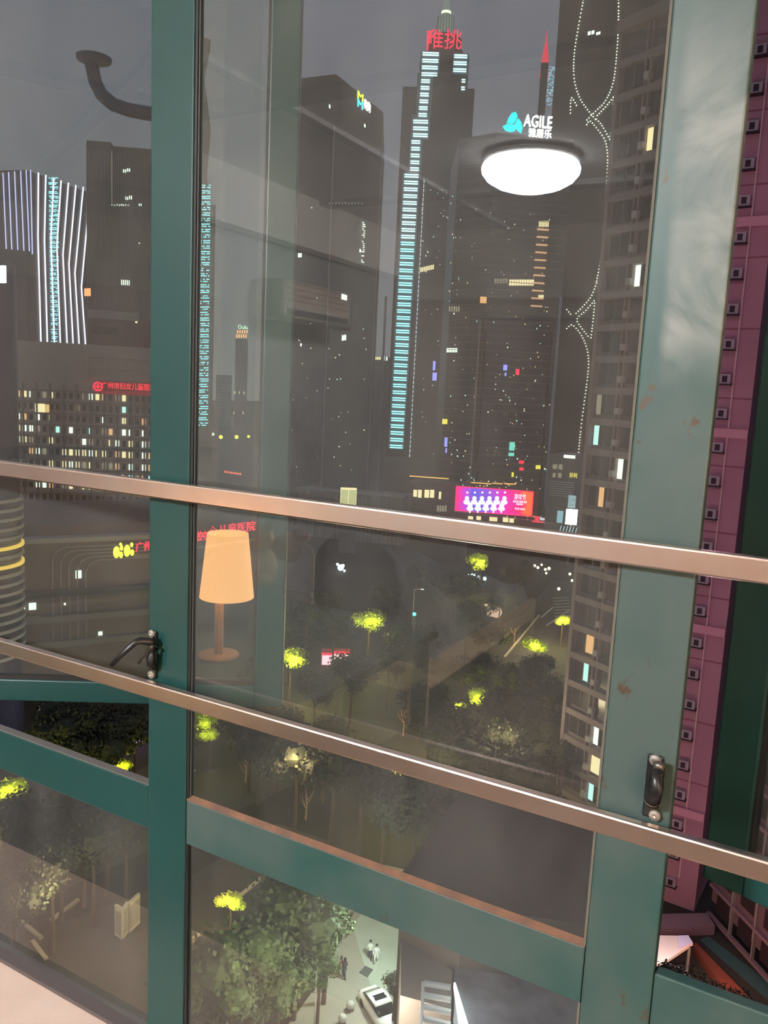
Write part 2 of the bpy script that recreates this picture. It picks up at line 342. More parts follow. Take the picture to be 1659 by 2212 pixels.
# desk and table lamp
lb = mir(472, 1418, 2.02)
dz = lb.z
desk = thing('desk', 'dark green desk under the glowing table lamp, mirrored in the glass', 'desk', (lb.x, lb.y, ZF))
dkg = mat('dark_green_desk', (.045, .07, .055), .45)
MB().box(XL+.02, lb.x+.46, lb.y-.75, lb.y+.38, dz-.035, dz-.001).build('desk_top', dkg, desk, bevel=.004)
for x in (XL+.06, lb.x+.40):
    for y in (lb.y-.70, lb.y+.32): MB().box(x, x+.045, y, y+.045, ZF, dz-.035).build('leg', dkg, desk)
T = thing('table_lamp', 'glowing table lamp with a tapered cream fabric shade and a wooden stem', 'lamp', lb)
wood = mat('beech_wood', (.72, .50, .30), .5, noise=(.62, .40, .22), nscale=20)
MB().lathe([(.0001, 0), (.066, 0), (.068, .004), (.066, .010), (.0001, .012)], lb, 40).build('base', wood, T, True)
MB().lathe([(.0155, .012), (.0155, .205)], lb, 6).build('stem', wood, T)
z0 = atY(495, 1290, 2.02).z - lb.z; z1 = atY(495, 1152, 2.02).z - lb.z
fab = mat('lit_linen_shade', (.6, .45, .28), .8, 0, (1.0, .50, .17), 6.6)
sh = MB(); sc_ = lb + Vector((.030, 0, 0))
sh.lathe([(.088, z0), (.077, (z0+z1)/2), (.066, z1), (.064, z1), (.075, (z0+z1)/2), (.085, z0)], sc_, 48, False).build('lamp_shade', fab, T, True)
MB().ball(sc_ + Vector((0, 0, (z0+z1)/2)), .03, 12).build('bulb', glow('bulb', (1, .72, .42), 1300), T, True)
ca = [lb + Vector(v) for v in ((-.02, .10, .004), (0, .16, .003), (-.01, .22, .003), (-.02, .30, .003), (0, .375, -.0))]
tag(MB().tube(ca, .004, 6).build('power_cord', mat('white_cord', (.8, .8, .78), .5)), 'white power cord lying on the desk in front of the table lamp', 'cord')
# brown plush toys beside the lamp
tb = mir(560, 1225, 2.45)
P_ = thing('plush_toy', 'brown plush bear sitting right behind the lamp shade, mirrored in the glass', 'toy', tb)
MB().ball(tb, .075, 14, (1, .9, 1.15)).ball(tb+Vector((0, 0, .12)), .055, 12).ball(tb+Vector((-.04, 0, .165)), .02, 8).ball(tb+Vector((.04, 0, .165)), .02, 8).build('body', mat('brown_plush', (.38, .25, .15), .9, bump=.3, nscale=60), P_, True)
for s in (-1, 1): MB().ball(tb+Vector((s*.06, .05, -.03)), .032, 10, (1, 1.3, .8)).build('paw', mat('brown_plush'), P_, True)
# white tubular rack with a pale cloth
cp = mir(632, 1270, 2.9)
K = thing('tubular_chair', 'chair with a white rounded tube back frame, mirrored beside the lamp', 'chair', (cp.x, cp.y, ZF))
wt = mat('white_tube', (.85, .85, .82), .35)
a = mir(612, 1272, 2.9); b = mir(650, 1262, 2.9)
def arch(x0, x1, y, zb, zt, r=.05):
    return [Vector((x0, y, zb)), Vector((x0, y, zt-r)), Vector((x0+r*.3, y, zt-r*.3)), Vector((x0+r, y, zt)), Vector((x1-r, y, zt)), Vector((x1-r*.3, y, zt-r*.3)), Vector((x1, y, zt-r)), Vector((x1, y, zb))]
zt = mir(640, 1172, 2.9).z
MB().tube(arch(a.x, b.x+.06, cp.y, ZF+.02, zt), .009, 8).build('back_frame', wt, K, True)
MB().tube([Vector((a.x, cp.y, a.z)), Vector((b.x+.06, cp.y, a.z))], .008, 8).build('stretcher', wt, K, True)
MB().box(a.x-.02, b.x+.08, cp.y-.32, cp.y+.02, ZF+.45, ZF+.49).build('seat', mat('pale_seat_pad', (.55, .5, .45), .8), K, bevel=.012)
for x in (a.x, b.x+.05): MB().tube([Vector((x, cp.y-.3, ZF)), Vector((x, cp.y-.3, ZF+.45))], .01, 8).build('leg', wt, K, True)
cl = MB(); q = mir(622, 1182, 2.92); cl.ball(q, .09, 14, (.9, .5, .8)).ball(q+Vector((-.09, 0, -.05)), .06, 12, (1, .5, .9)).ball(q+Vector((.07, 0, .06)), .05, 12, (1, .5, .7))
tag(cl.build('folded_cloth', mat('pale_pink_cloth', (.72, .58, .56), .9), smooth=True), 'pale pink garment hung over the white tube chair back', 'clothes')
# high-backed office chair
q = mir(760, 1335, 3.1)
O = thing('office_chair', 'dark high-backed office chair mirrored in the middle of the glass', 'chair', (q.x, q.y, ZF))
dk = mat('black_mesh_fabric', (.03, .03, .032), .7)
zt = mir(770, 1150, 3.1).z
pts = [(q.x-.21, q.z+.02), (q.x-.235, q.z+.2), (q.x-.20, zt-.10), (q.x-.12, zt-.02), (q.x, zt), (q.x+.12, zt-.02), (q.x+.20, zt-.10), (q.x+.235, q.z+.2), (q.x+.21, q.z+.02)]
MB().extrude([Vector((x, q.y, z)) for x, z in pts], (0, -.06, 0)).build('backrest', dk, O, bevel=.015)
MB().box(q.x-.24, q.x+.24, q.y-.02, q.y+.44, ZF+.44, ZF+.51).build('seat', dk, O, bevel=.03)
MB().tube([Vector((q.x, q.y+.2, ZF+.08)), Vector((q.x, q.y+.2, ZF+.44))], .03, 10).build('column', dk, O, True)
for k in range(5):
    a_ = k*2*math.pi/5; MB().tube([Vector((q.x, q.y+.2, ZF+.09)), Vector((q.x+.28*math.cos(a_), q.y+.2+.28*math.sin(a_), ZF+.05))], .02, 8).build('leg', dk, O, True)
# bed with dark rumpled cover
by = 3.35
e0 = mir(915, 1445, by); e1d = ray(1140, 1290); ev = e1d * (e0.z / e1d.z); yb1 = 2*GY - ev.y
xb1 = e0.x + .0
B = thing('bed', 'wooden bed with a rumpled dark cover, mirrored in the lower glass', 'bed', (e0.x-.8, e0.y-.9, ZF))
frw = mat('brown_bed_wood', (.78, .62, .46), .6)
bw = 1.35; y0b, y1b = max(yb1, YBK+.05), e0.y
zr = e0.z
MB().box(xb1-.04, xb1, y0b, y1b, zr-.13, zr).build('side_rail', frw, B, bevel=.006)
MB().box(xb1-bw, xb1-bw+.04, y0b, y1b, zr-.13, zr).build('side_rail', frw, B, bevel=.006)
MB().box(xb1-bw+.04, xb1-.04, y1b-.04, y1b, zr-.13, zr).build('foot_board', frw, B, bevel=.006)
for x in (xb1-.08, xb1-bw):
    for y in (y0b, y1b-.08): MB().box(x, x+.08, y, y+.08, ZF, zr-.13).build('leg', frw, B)
mt = MB(); nx, ny = 22, 28
def hz(i, j):
    u, v_ = i/nx, j/ny; e = min(u, 1-u, v_, 1-v_)
    return zr + .02 + .16*min(1, e*9)**.5 + .05*math.sin(u*9+v_*5)*math.sin(v_*11-u*4) + .04*math.sin(3+u*17-v_*13)
b0 = len(mt.v)
for j in range(ny+1):
    for i in range(nx+1): mt.v.append(Vector((xb1-bw+.03+(bw-.06)*i/nx, y0b+(y1b-y0b-.03)*j/ny, hz(i, j) if 0 < i < nx and 0 < j < ny else zr-.02)))
for j in range(ny):
    for i in range(nx): a_ = j*(nx+1)+i; mt.f.append((a_, a_+1, a_+nx+2, a_+nx+1))
mt.build('cover', mat('dark_grey_bedding', (.20, .20, .20), .8), B, True)
# air conditioner on the left wall
def wallx(px, py): d_ = ray(px, py); yv = d_.y * (XL+.02) / d_.x; p = atY(px, py, yv); return Vector((XL, 2*GY-yv, p.z))
a1 = wallx(545, 618); a2 = wallx(700, 618); zb_ = wallx(640, 700).z; ztp = wallx(640, 622).z
A = thing('air_conditioner', 'wall air conditioner with a long dark outlet slot, mirrored in the glass', 'air conditioner', (XL, a1.y, zb_))
MB().box(XL, XL+.22, a2.y, a1.y, zb_, ztp).build('casing', mat('cream_ac_casing', (.30, .26, .22), .5), A, bevel=.02)
MB().box(XL+.215, XL+.225, a2.y+.04, a1.y-.04, zb_+.02, zb_+.05).build('outlet_slot', mat('black_slot', (.01, .01, .01), .6), A)
for k in range(4): MB().box(XL+.218, XL+.224, a2.y+.03, a1.y-.03, zb_+.09+k*.03, zb_+.10+k*.03).build('slat', mat('brown_grille', (.16, .10, .07), .5), A)
a3 = wallx(743, 681)
fr_ = MB(); fr_.box(XL, XL+.02, a3.y-.10, a3.y+.10, a3.z-.09, a3.z-.06).box(XL, XL+.02, a3.y-.10, a3.y+.10, a3.z+.06, a3.z+.09).box(XL, XL+.02, a3.y-.10, a3.y-.06, a3.z-.06, a3.z+.06).box(XL, XL+.02, a3.y+.06, a3.y+.10, a3.z-.06, a3.z+.06)
tag(fr_.build('square_frame', mat('black_frame', (.015, .015, .015), .5)), 'small square black frame hung on the mirrored grey wall', 'picture frame')
# added warm fill lamp, unseen, brightening ledge, rails and back wall
fl = Vector((1.35, -1.25, ZF))
F_ = thing('added_fill_lamp', 'added warm fill lamp behind the viewer, out of sight', 'lamp', fl)
MB().lathe([(.0001, 0), (.14, 0), (.14, .02), (.0001, .025)], fl, 24).build('base', mat('black_frame'), F_, True)
MB().tube([fl+Vector((0, 0, .02)), fl+Vector((0, 0, 1.75))], .012, 8).build('pole', mat('black_frame'), F_, True)
MB().lathe([(.17, 1.55), (.13, 1.85), (.127, 1.85), (.167, 1.55)], fl, 32, False).build('lamp_shade', mat('added_fill_shade', (.7, .5, .35), .8, 0, (1, .66, .42), 55), F_, True)  # shade of the added fill lamp

# ================================================================ THE CITY
st('ground', MB().box(-1500, 1500, 3, 2600, CG-1, CG), mat('night_ground', (.050, .042, .032), .9, noise=(.03, .027, .02), nscale=.05))
conc = mat('dark_concrete', (.28, .26, .245), .85, noise=(.23, .21, .20), nscale=.05)
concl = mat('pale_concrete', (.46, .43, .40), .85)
dkgl = mat('dark_curtain_glass', (.10, .10, .105), .35)
W_ = {k: glow('window_' + k, c_, s) for k, (c_, s) in dict(warm=((1, .82, .45), 1.1), white=((.88, 1, .86), 1.3), cyan=((.55, .95, .9), 1.1), orange=((1, .52, .22), .9), dim=((.7, .6, .42), .35)).items()}
wdark = mat('dark_window_glass', (.045, .045, .045), .25)
def building(name, label, pts, ztop, depth, m, zbot=CG, group=None, cat='building', wall='wall'):
    """pts: facade corners left to right as (px, dist) at the horizon row"""
    P = [atD(px, 870, dd) for px, dd in pts]
    t = thing(name, label, cat, Vector((P[0].x, P[0].y, zbot)), group)
    FR = [frame(P[i], P[i+1]) for i in range(len(P)-1)]
    back = FR[0][0].col[1].to_3d() * depth if len(pts) == 2 else Vector((FWD.x, FWD.y, 0)).normalized() * depth
    if depth < 0: back = FR[0][0].col[1].to_3d() * -depth
    poly = [(p.x, p.y) for p in P] + [(p.x+back.x, p.y+back.y) for p in reversed(P)]
    MB().prism(poly, zbot, ztop).build(wall, m, t)
    return t, FR
def zat(px, py, dist): return atD(px, py, dist).z
def lights(F, rects, m, parent, name='window_light', y=-.15, t=.1, merged=False):
    mb = MB()
    for r in rects:
        x0, x1, z0, z1 = cr_(F, *r)
        if merged: mb.box(x0, x1, y, y+t, z0, z1, F)
        else: cube(name, F, x0, x1, y, y+t, z0, z1, m, parent)
    if merged and mb.v:
        o = mb.build(name, m, parent); o['kind'] = 'stuff'; return o
def sparkle(F, box, n, parent, mats=('warm', 'white', 'cyan'), s=(1.2, 3.0), seed=1, name='small_window_light'):
    rr = random.Random(seed); g = {k: [] for k in mats}
    for i in range(n):
        k = rr.choice(mats); x = rr.uniform(box[0], box[2]); y = rr.uniform(box[1], box[3]); a = rr.uniform(*s); g[k].append((x, y, x+a, y+rr.uniform(*s)*1.1))
    for k in mats: lights(F, g[k], W_[k], parent, name, merged=True)

# ---- hospital with rows of windows
H, (FH,) = building('hospital', 'long hospital block with many rows of lit windows and a red roof sign', [(-40, 255), (372, 252)], zat(160, 742, 252), 40, mat('hospital_wall', (.48, .40, .38), .85))
M, W = FH
rr = random.Random(3)
rowy = [(850, 12), (875, 12), (899, 12), (924, 12), (948, 12), (972, 12), (998, 12), (1022, 12), (1044, 12), (1070, 12), (1095, 12)]
prob = [.55, .10, .40, .50, .65, .65, .65, .55, .5, .0, .0]
for ri, (yy, hh) in enumerate(rowy):
    for k in range(24):
        px = -8 + k*14.3; py = yy + px*.045 - 3
        if px > 322: continue
        x0, x1, z0, z1 = cr_(M, px, py-5, px+8, py+8)
        lit = rr.random() < prob[ri]
        if ri >= 9 and k > 4: lit = False
        if lit:
            mm = W_[rr.choice(['warm', 'white', 'white', 'warm', 'cyan', 'orange', 'dim'])]; wv = rr.choice([1, 1, .45, .3])
            cube('window', M, x0, x0+(x1-x0)*wv, -.12, .2, z0, z1, mm, H)
            if wv < .9 and rr.random() < .6: cube('window', M, x0+(x1-x0)*.7, x1, -.12, .2, z0, z1, mm, H)
        else: cube('window', M, x0, x1, -.05, .2, z0, z1, wdark, H)
for k in range(11):
    yy = 836 + k*24.5; a_ = onF(M, 150, yy+8)
    MB().box(0, W, -.35, 0, a_[1]-.35, a_[1]+.05, M).build('floor_band', conc, H)
for k in range(12):
    x = onF(M, 20+k*29, 900)[0]; MB().box(x, x+.5, -.3, 0, zat(160, 1120, 252), zat(160, 830, 252), M).build('pilaster', conc, H)
lights(M, [(76, 872, 98, 893)], W_['warm'], H, 'window'); lights(M, [(99, 874, 108, 893)], W_['orange'], H, 'window')
# roof screen frame
zr0, zr1 = zat(250, 818, 252), zat(250, 772, 252)
fm = mat('pink_roof_frame', (.55, .42, .40), .7)
xa = onF(M, 188, 800)[0]
for zz in (zr0, (zr0+zr1)/2, zr1): MB().box(xa, W, -.6, -.2, zz-.2, zz+.2, M).build('screen_rail', fm, H)
for k in range(6): x = xa + (W-xa)*k/5.; MB().box(x-.2, x+.2, -.6, -.2, zr0, zr1, M).build('screen_post', fm, H)
red = glow('red_sign', (1, .02, .06), 1.6); redd = glow('deep_red_sign', (.75, .01, .05), .55)
yy = (onF(M, 265, 848)[1], onF(M, 265, 828)[1])
x0, x1 = onF(M, 220, 838)[0], onF(M, 335, 838)[0]
MB().box(x0-1, x1, -1.0, -.8, yy[0]-.4, yy[1]+.4, M).build('sign_board', mat('sign_back', (.3, .02, .03), .6), H)
text('广州市妇女儿童医院', M, x0, x1, yy[0]+.9, yy[1]+.2, red, parent=H, y=-1.1)
text('GUANGZHOU WOMEN AND CHILDREN', M, x0, x1, yy[0]-.6, yy[0]+.4, redd, parent=H, y=-1.1)
cc = onF(M, 212, 835); s = MB(); s.tube([M @ Vector((cc[0]+1.15*math.cos(t), -1.1, cc[1]+1.15*math.sin(t))) for t in [i*math.pi/12 for i in range(24)]], .25, 6, True)
s.box(cc[0]-.7, cc[0]+.7, -1.15, -1.0, cc[1]-.2, cc[1]+.2, M).box(cc[0]-.2, cc[0]+.2, -1.15, -1.0, cc[1]-.7, cc[1]+.7, M).build('emblem', red, H)

# ---- striped LED tower on the left
E1, FR = building('striped_light_tower', 'office tower outlined with slanting white light lines, left edge of view', [(-60, 420), (64, 400), (196, 430)], zat(64, 368, 400), 45, mat('tower_dark_grey', (.15, .14, .15), .7))
wl = glow('white_line', (.80, .78, 1.0), 1.9); vl = glow('violet_line', (.62, .60, 1.0), 1.1)
ML_, MRt = FR[0][0], FR[1][0]
def pl(Mx, pts, r, m, name, parent, y=-.5): 
    MB().tube([Mx @ Vector((onF(Mx, a, b)[0], y, onF(Mx, a, b)[1])) for a, b in pts], r, 5).build(name, m, parent)
for x in (8, 20, 33, 46, 58): pl(ML_, [(x, 374 - (x-8)*.12), (x+7, 538+(x-8)*.1)], .26, vl, 'light_line', E1)
pl(MRt, [(64, 367), (68, 549)], .26, vl, 'light_line', E1)
for x, xm, ym, xb, yt in ((81, 80, 510, 87, 373), (97, 94, 520, 101, 378), (114, 108, 515, 116, 385), (130, 121, 530, 129, 390), (146, 134, 550, 144, 395), (162, 147, 570, 157, 400), (178, 160, 590, 170, 404), (193, 174, 620, 184, 409)):
    pl(MRt, [(x, yt), (xm, ym), (xb, 758)], .33, wl, 'light_line', E1)
led = glow('cyan_led', (.28, .85, 1.0), 2.3)
def ledcol(Mx, boxf, rows, parent, seed, name='led_sign', m=led, y=-.7, dens=.72, cols=7):
    rr = random.Random(seed); mb = MB()
    for r_ in range(rows):
        xa, xb, ya, yb = boxf(r_ / rows)
        for c_ in range(cols):
            for hh in (0, .5):
                if rr.random() < dens:
                    px = xa + (xb-xa)*c_/cols; py = ya + (yb-ya)*hh + rr.uniform(-.4, .4)
                    x0, x1, z0, z1 = cr_(Mx, px, py, px+(xb-xa)/cols*rr.uniform(.7, 1.1), py+(yb-ya)*.2)
                    mb.box(x0, x1, y, y+.2, z0, z1, Mx)
    o = mb.build(name, m, parent); o['kind'] = 'stuff'; return o
ledcol(MRt, lambda t: (103+t*6, 125-6*abs(t-.4), 384+t*372, 384+t*372+7), 38, E1, 5)
# ---- tall slab behind
S1, (FS,) = building('slab_tower', 'tall dark slab tower beside the striped light tower', [(190, 350), (330, 345)], zat(240, 318, 350), 40, conc)
M = FS[0]
vg = MB()
for k in range(34): x = FS[1]*k/34; vg.box(x, x+.3, -.25, 0, -30, zat(240, 330, 350), M)
o = vg.build('facade_rib', concl, S1); o['kind'] = 'stuff'
MB().box(0, 9, .5, 14, zat(200, 318, 350), zat(200, 304, 350), M).build('roof_cabin', conc, S1)
lights(M, [(266, 366, 273, 373), (274, 364, 281, 371), (271, 425, 278, 432), (279, 423, 286, 431), (262, 605, 280, 616), (300, 524, 303, 527)], W_['white'], S1, 'window')
lights(M, [(241+k*5, 441+(k % 2), 244+k*5, 444+(k % 2)) for k in range(8)] + [(300+k*4, 440, 302+k*4, 445) for k in range(2)], W_['white'], S1, 'roof_light_row', merged=True)
lights(M, [(241, 325, 242, 443)], W_['dim'], S1, 'edge_light')
S2, (F2,) = building('brown_block', 'brown mid-rise block with a dark name panel behind the hospital roof', [(192, 300), (330, 300)], zat(260, 690, 300), 30, mat('brown_block_wall', (.25, .16, .15), .85))
lights(F2[0], [(197, 706, 254, 722)], mat('dark_panel', (.02, .03, .035), .4), S2, 'name_panel', y=-.5)
MB().box(0, onF(F2[0], 300, 680)[0], -.4, 20, zat(240, 690, 300), zat(240, 672, 300), F2[0]).build('parapet', concl, S2)
lights(F2[0], [(226, 755, 238, 765)], W_['orange'], S2, 'window'); lights(F2[0], [(292, 694, 297, 698)], W_['warm'], S2, 'roof_light')
b_ = atD(188, 631, 310); BB = thing('orange_sign', 'small glowing orange sign hanging between the two left towers', 'sign', b_)
MB().box(b_.x-.3, b_.x+.3, b_.y+.4, b_.y+.9, CG, b_.z).build('mast', conc, BB)
MB().box(b_.x-1.4, b_.x+1.4, b_.y, b_.y+.4, b_.z-1.3, b_.z+1.3).build('panel', glow('orange_panel', (1, .35, .15), 1.5), BB)
# ---- round tower at the far left edge
q = atD(-58, 870, 110)
C1 = thing('round_tower', 'dark round tower with stacked ring balconies at the left edge', 'building', Vector((q.x, q.y, CG)))
rad = 5.0; navy = mat('navy_glass', (.035, .045, .075), .3)
MB().lathe([(rad, CG-q.z+q.z), (rad, zat(0, 560, 105))], (q.x, q.y, 0), 40).build('wall', navy, C1, True)
for k in range(18):
    zz = zat(5, 1090, 105) - k*1.15
    MB().lathe([(rad, zz), (rad+.35, zz), (rad+.35, zz+.38), (rad, zz+.38)], (q.x, q.y, 0), 40).build('balcony_ring', mat('yellow_band', (.5, .35, .1), .6, 0, (.9, .55, .08), .9) if k in (5, 7) else concl, C1)
q2 = atD(3, 592, 100); MB().box(q2.x-1.4, q2.x+.4, q2.y, q2.y+.3, q2.z-.9, q2.z+.9).build('light_panel', glow('white_panel', (.9, .95, 1), 4), C1)
# ---- rounded ribbed building with yellow and red sign
C2, (F3,) = building('ribbed_building', 'grey low building with nested rounded ribs and balconies, lower left', [(18, 128), (420, 132)], zat(60, 1172, 128), 30, mat('mauve_grey_wall', (.20, .165, .15), .85))
M, W = F3
zt_ = zat(60, 1172, 128)
MB().box(onF(M, 45, 1150)[0], W, 2, 28, zt_, zt_+2.2, M).build('upper_roof', mat('mauve_grey_wall'), C2)
MB().box(0, W, -.4, 30, zt_-.2, zt_+.5, M).build('cornice', concl, C2)
rib = mat('pale_rib', (.42, .38, .35), .7)
for i in range(5):
    x0 = onF(M, 112+i*18, 1200)[0]; zt1 = zt_ - .9 - i*.55; zb1 = zat(120, 1400-i*2, 128); r_ = 2.2
    pts = [(x0, zb1), (x0, zt1-r_)] + [(x0+r_-r_*math.cos(t), zt1-r_+r_*math.sin(t)) for t in (.4, .8, 1.2)] + [(x0+r_, zt1), (W-1-i, zt1)]
    MB().tube([M @ Vector((a_, -.35, b_)) for a_, b_ in pts], .11, 6).build('rib', rib, C2, True)
for k, py in enumerate((1275, 1330, 1385)):
    z_ = zat(100, py, 128); MB().box(0, W, -1.2, 0, z_-.9, z_, M).build('balcony', mat('dark_balcony', (.06, .07, .06), .6) if k == 0 else conc, C2)
lights(M, [(163, 1232, 176, 1249), (17, 1278, 29, 1314), (50, 1305, 54, 1322), (62, 1302, 78, 1317)], W_['white'], C2, 'window')
lights(M, [(212, 1364, 221, 1372), (138, 1302, 142, 1307)], W_['white'], C2, 'lamp_light', merged=True)
zz = zt_ - 1
a_, b_ = atD(238, 1190, 120), atD(552, 1150, 136)
SG = thing('roof_sign', 'yellow clustered ovals and red characters on the low roof, behind the lamp', 'sign', Vector((a_.x, a_.y, a_.z-3)))
MS, WS = frame(a_, b_)
ye = glow('yellow_oval', (.95, 1, .04), 2.4)
for px, py, rw, rh in ((249, 1192, 7, 13), (272, 1189, 7, 13), (260, 1183, 3.4, 6), (259, 1198, 4, 7), (283, 1193, 4, 7), (282, 1176, 3, 5), (258, 1175, 2.6, 3.5)):
    x, z = onF(MS, px, py); sx_ = abs(onF(MS, px+rw, py)[0]-x); sz_ = abs(onF(MS, px, py-rh)[1]-z)
    e = MB().ball((0, 0, 0), 1, 14, (sx_, .2, sz_)); e.v = [MS @ (v + Vector((x, -.3, z))) for v in e.v]; e.build('oval_light', ye, SG, True)
for px0, px1, py0, py1, tx in ((291, 324, 1171, 1192, '广州'), (335, 406, 1162, 1184, '市妇女'), (412, 445, 1149, 1170, '防控中'), (448, 548, 1136, 1158, '心儿童医院')):
    x0, z0 = onF(MS, px0, py1); x1, z1 = onF(MS, px1, py1); zt1 = onF(MS, px0, py0)[1]
    text(tx, MS, x0, x1, z0, zt1, red, parent=SG)
sx0 = onF(MS, 291, 1190)[0]
MB().box(sx0, WS, .2, .35, onF(MS, 300, 1196)[1]-.6, onF(MS, 300, 1196)[1]-.2, MS).build('sign_rail', conc, SG)
lp = atD(612, 1122, 180); e = thing('round_red_sign', 'round red lit emblem just right of the window stile, under the upper rail', 'sign', lp)
s = MB(); MO, _ = frame(lp, lp+Vector((RIGHT.x, RIGHT.y, 0)))
s.tube([MO @ Vector((.75*math.cos(t), 0, lp.z+.75*math.sin(t))) for t in [i*math.pi/10 for i in range(20)]], .18, 6, True).build('ring', red, e)
text('中', MO, -.4, .4, lp.z-.45, lp.z+.45, red, parent=e)

# ---- middle: cyan LED tower, white slatted tower, spire
T1, (FT,) = building('cyan_led_tower', 'narrow dark tower covered by cyan light characters beside the window mullion', [(410, 430), (459, 430)], zat(435, 440, 430), 30, mat('green_black_tower', (.03, .085, .07), .6))
MB().extrude([FT[0] @ Vector((onF(FT[0], a, b)[0], -.3, onF(FT[0], a, b)[1])) for a, b in ((398, 70), (430, 78), (455, 86), (447, 125), (440, 165), (447, 210), (455, 280), (450, 340), (447, 385), (457, 450), (396, 450))], FT[0].col[1].to_3d()*12).build('reflection_fin', mat('green_black_tower'), T1)  # added jagged fin, shaped as a teal reflection in the window glass
ledcol(FT[0], lambda t: (422-t*3, 455-t*6, 400+t*525, 400+t*525+9), 44, T1, 11, cols=9, dens=.8)
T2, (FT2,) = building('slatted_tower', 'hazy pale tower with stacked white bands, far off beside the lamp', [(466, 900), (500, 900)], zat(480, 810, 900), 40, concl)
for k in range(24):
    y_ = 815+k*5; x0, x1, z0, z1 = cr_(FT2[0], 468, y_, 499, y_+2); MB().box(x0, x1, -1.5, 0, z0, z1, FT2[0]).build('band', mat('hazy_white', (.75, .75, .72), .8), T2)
T3, (FT3,) = building('spire_tower', 'hazy slender tower with a green script sign over orange lights', [(506, 800), (533, 800)], zat(520, 732, 800), 20, conc)
lights(FT3[0], [(512+k*5, 713, 515+k*5, 720) for k in range(5)] + [(510+k*5, 722, 513+k*5, 730) for k in range(5)], glow('orange_dash', (1, .4, .12), 1.6), T3, 'orange_light', merged=True)
lights(FT3[0], [(506, 845, 508, 851), (516, 845, 518, 851), (526, 846, 528, 852), (504, 889, 506, 895), (524, 889, 526, 895)], W_['warm'], T3, 'wall_lamp', merged=True)
x0, x1, z0, z1 = cr_(FT3[0], 514, 702, 535, 711); text('Oulu', FT3[0], x0, x1, z0, z1, glow('mint', (.5, 1, .6), 2), parent=T3, y=-1)
# distant street lamps near the horizon
hl = MB(); hm = MB(); hb = MB()
for px, py, r_ in ((460, 938, 3), (482, 983, 1.6), (520, 965, 2.4), (468, 965, 1.2), (523, 980, 3)): hl.ball(atD(px, py, 700), r_*.42)
for px, py, r_ in ((477, 944, 4), (511, 944, 4), (537, 943, 3), (493, 975, 1.5), (560, 990, 1), (530, 1003, 1)): hm.ball(atD(px, py, 700), r_*.42)
hb.ball(atD(500, 981, 700), 1.2)
hs = thing('distant_street_lights', 'cluster of far white and yellow street lights above the lamp shade', 'street lights', atD(500, 1000, 700))
for x_, n_, m_ in ((hl, 'white_light', W_['white']), (hm, 'yellow_light', glow('street_yellow', (1, .85, .12), 1.8)), (hb, 'blue_light', glow('street_blue', (.1, .4, 1), 1.6))): x_.build(n_, m_, hs, True, kind='stuff')
# lantern rows
for i, (xa_, ya_, xb_, yb_, dd, n_) in enumerate(((486, 1019, 519, 1024, 420, 8), (622, 1033, 700, 1036, 330, 18))):
    t = thing('lantern_row', ('short' if i == 0 else 'long') + ' row of red lanterns strung over a far street' + ('' if i else ', left of the other row'), 'lanterns', atD(xa_, ya_+6, dd), 'red lantern rows')
    for k in range(n_):
        p = atD(xa_+(xb_-xa_)*k/(n_-1), ya_+(yb_-ya_)*k/(n_-1), dd); MB().ball(p, .33 if i else .42, 8, (1, 1, 1.5)).build('lantern', glow('lantern_red', (1, .12, .05), 1.8), t, True)
# ---- big dark block with M sign
D1, FR = building('dark_office_block', 'big dark office block with a small yellow and blue roof sign', [(560, 290), (700, 277), (800, 310)], zat(727, 160, 277), 60, mat('dark_block_wall', (.105, .10, .095), .7, noise=(.085, .08, .078), nscale=.1))
MB().box(0, 3, 0, 40, CG, zat(810, 352, 313), frame(atD(800, 870, 310), atD(817, 870, 321))[0]).build('side_wing', mat('dark_block_wall'), D1)
M = FR[0][0]; vr = MB()
for k in range(26): x = onF(M, 596+k*4, 960)[0]; vr.box(x, x+.12, -.2, 0, CG, zat(640, 850, 283), M)
vr.build('facade_rib', mat('thin_pale_rib', (.32, .28, .26), .7), D1)['kind'] = 'stuff'
M2 = FR[1][0]
MB().box(-.2, .2, -.3, 0, CG, zat(700, 270, 277), M2).build('corner_strip', mat('thin_pale_rib'), D1)
MB().box(FR[1][1]-.3, FR[1][1], -.3, 0, CG, zat(797, 250, 310), M2).build('corner_strip', mat('thin_pale_rib'), D1)
for px0, px1, py0, py1, m_, tx in ((771, 783, 200, 217, glow('lime', (.8, .95, .05), 1.8), 'M'), (771, 782, 217, 234, glow('sky_blue', (.05, .75, 1), 1.8), 'M'), (784, 799, 217, 240, glow('sign_white', (1, 1, .97), 2), '美的')):
    x0, x1, z0, z1 = cr_(M2, px0, py0, px1, py1); text(tx, M2, x0, x1, z0, z1, m_, parent=D1)
lights(M, [(644, 547, 652, 556), (709-60, 742, 652, 748), (672, 448, 675, 450)], W_['white'], D1, 'window')
lights(M2, [(710, 226, 713, 234), (737, 636, 749, 648), (738, 724, 742, 736), (743, 723, 747, 735), (786, 268, 789, 275), (776, 808-270, 779, 545)], W_['white'], D1, 'window')
lights(M2, [(643+k*7+60, 437+(k % 2), 645+k*7+60, 440+(k % 2)) for k in range(1, 12)], W_['dim'], D1, 'roof_light_row', merged=True)
ledcol(M2, lambda t: (780-t*3, 786-t*3, 480+t*90, 480+t*90+9), 10, D1, 21, cols=2, m=W_['white'], dens=.6)
sparkle(M, (600, 640, 700, 1040), 26, D1, seed=4, s=(1, 2.4)); sparkle(M2, (705, 700, 790, 1030), 22, D1, seed=5, s=(1, 2.4))
B2, (FB2,) = building('grey_block', 'grey block topped by lit windows, between the dark block and the stepped tower', [(792, 385), (838, 385)], zat(815, 770, 385), 30, mat('mid_grey_wall', (.22, .22, .23), .8))
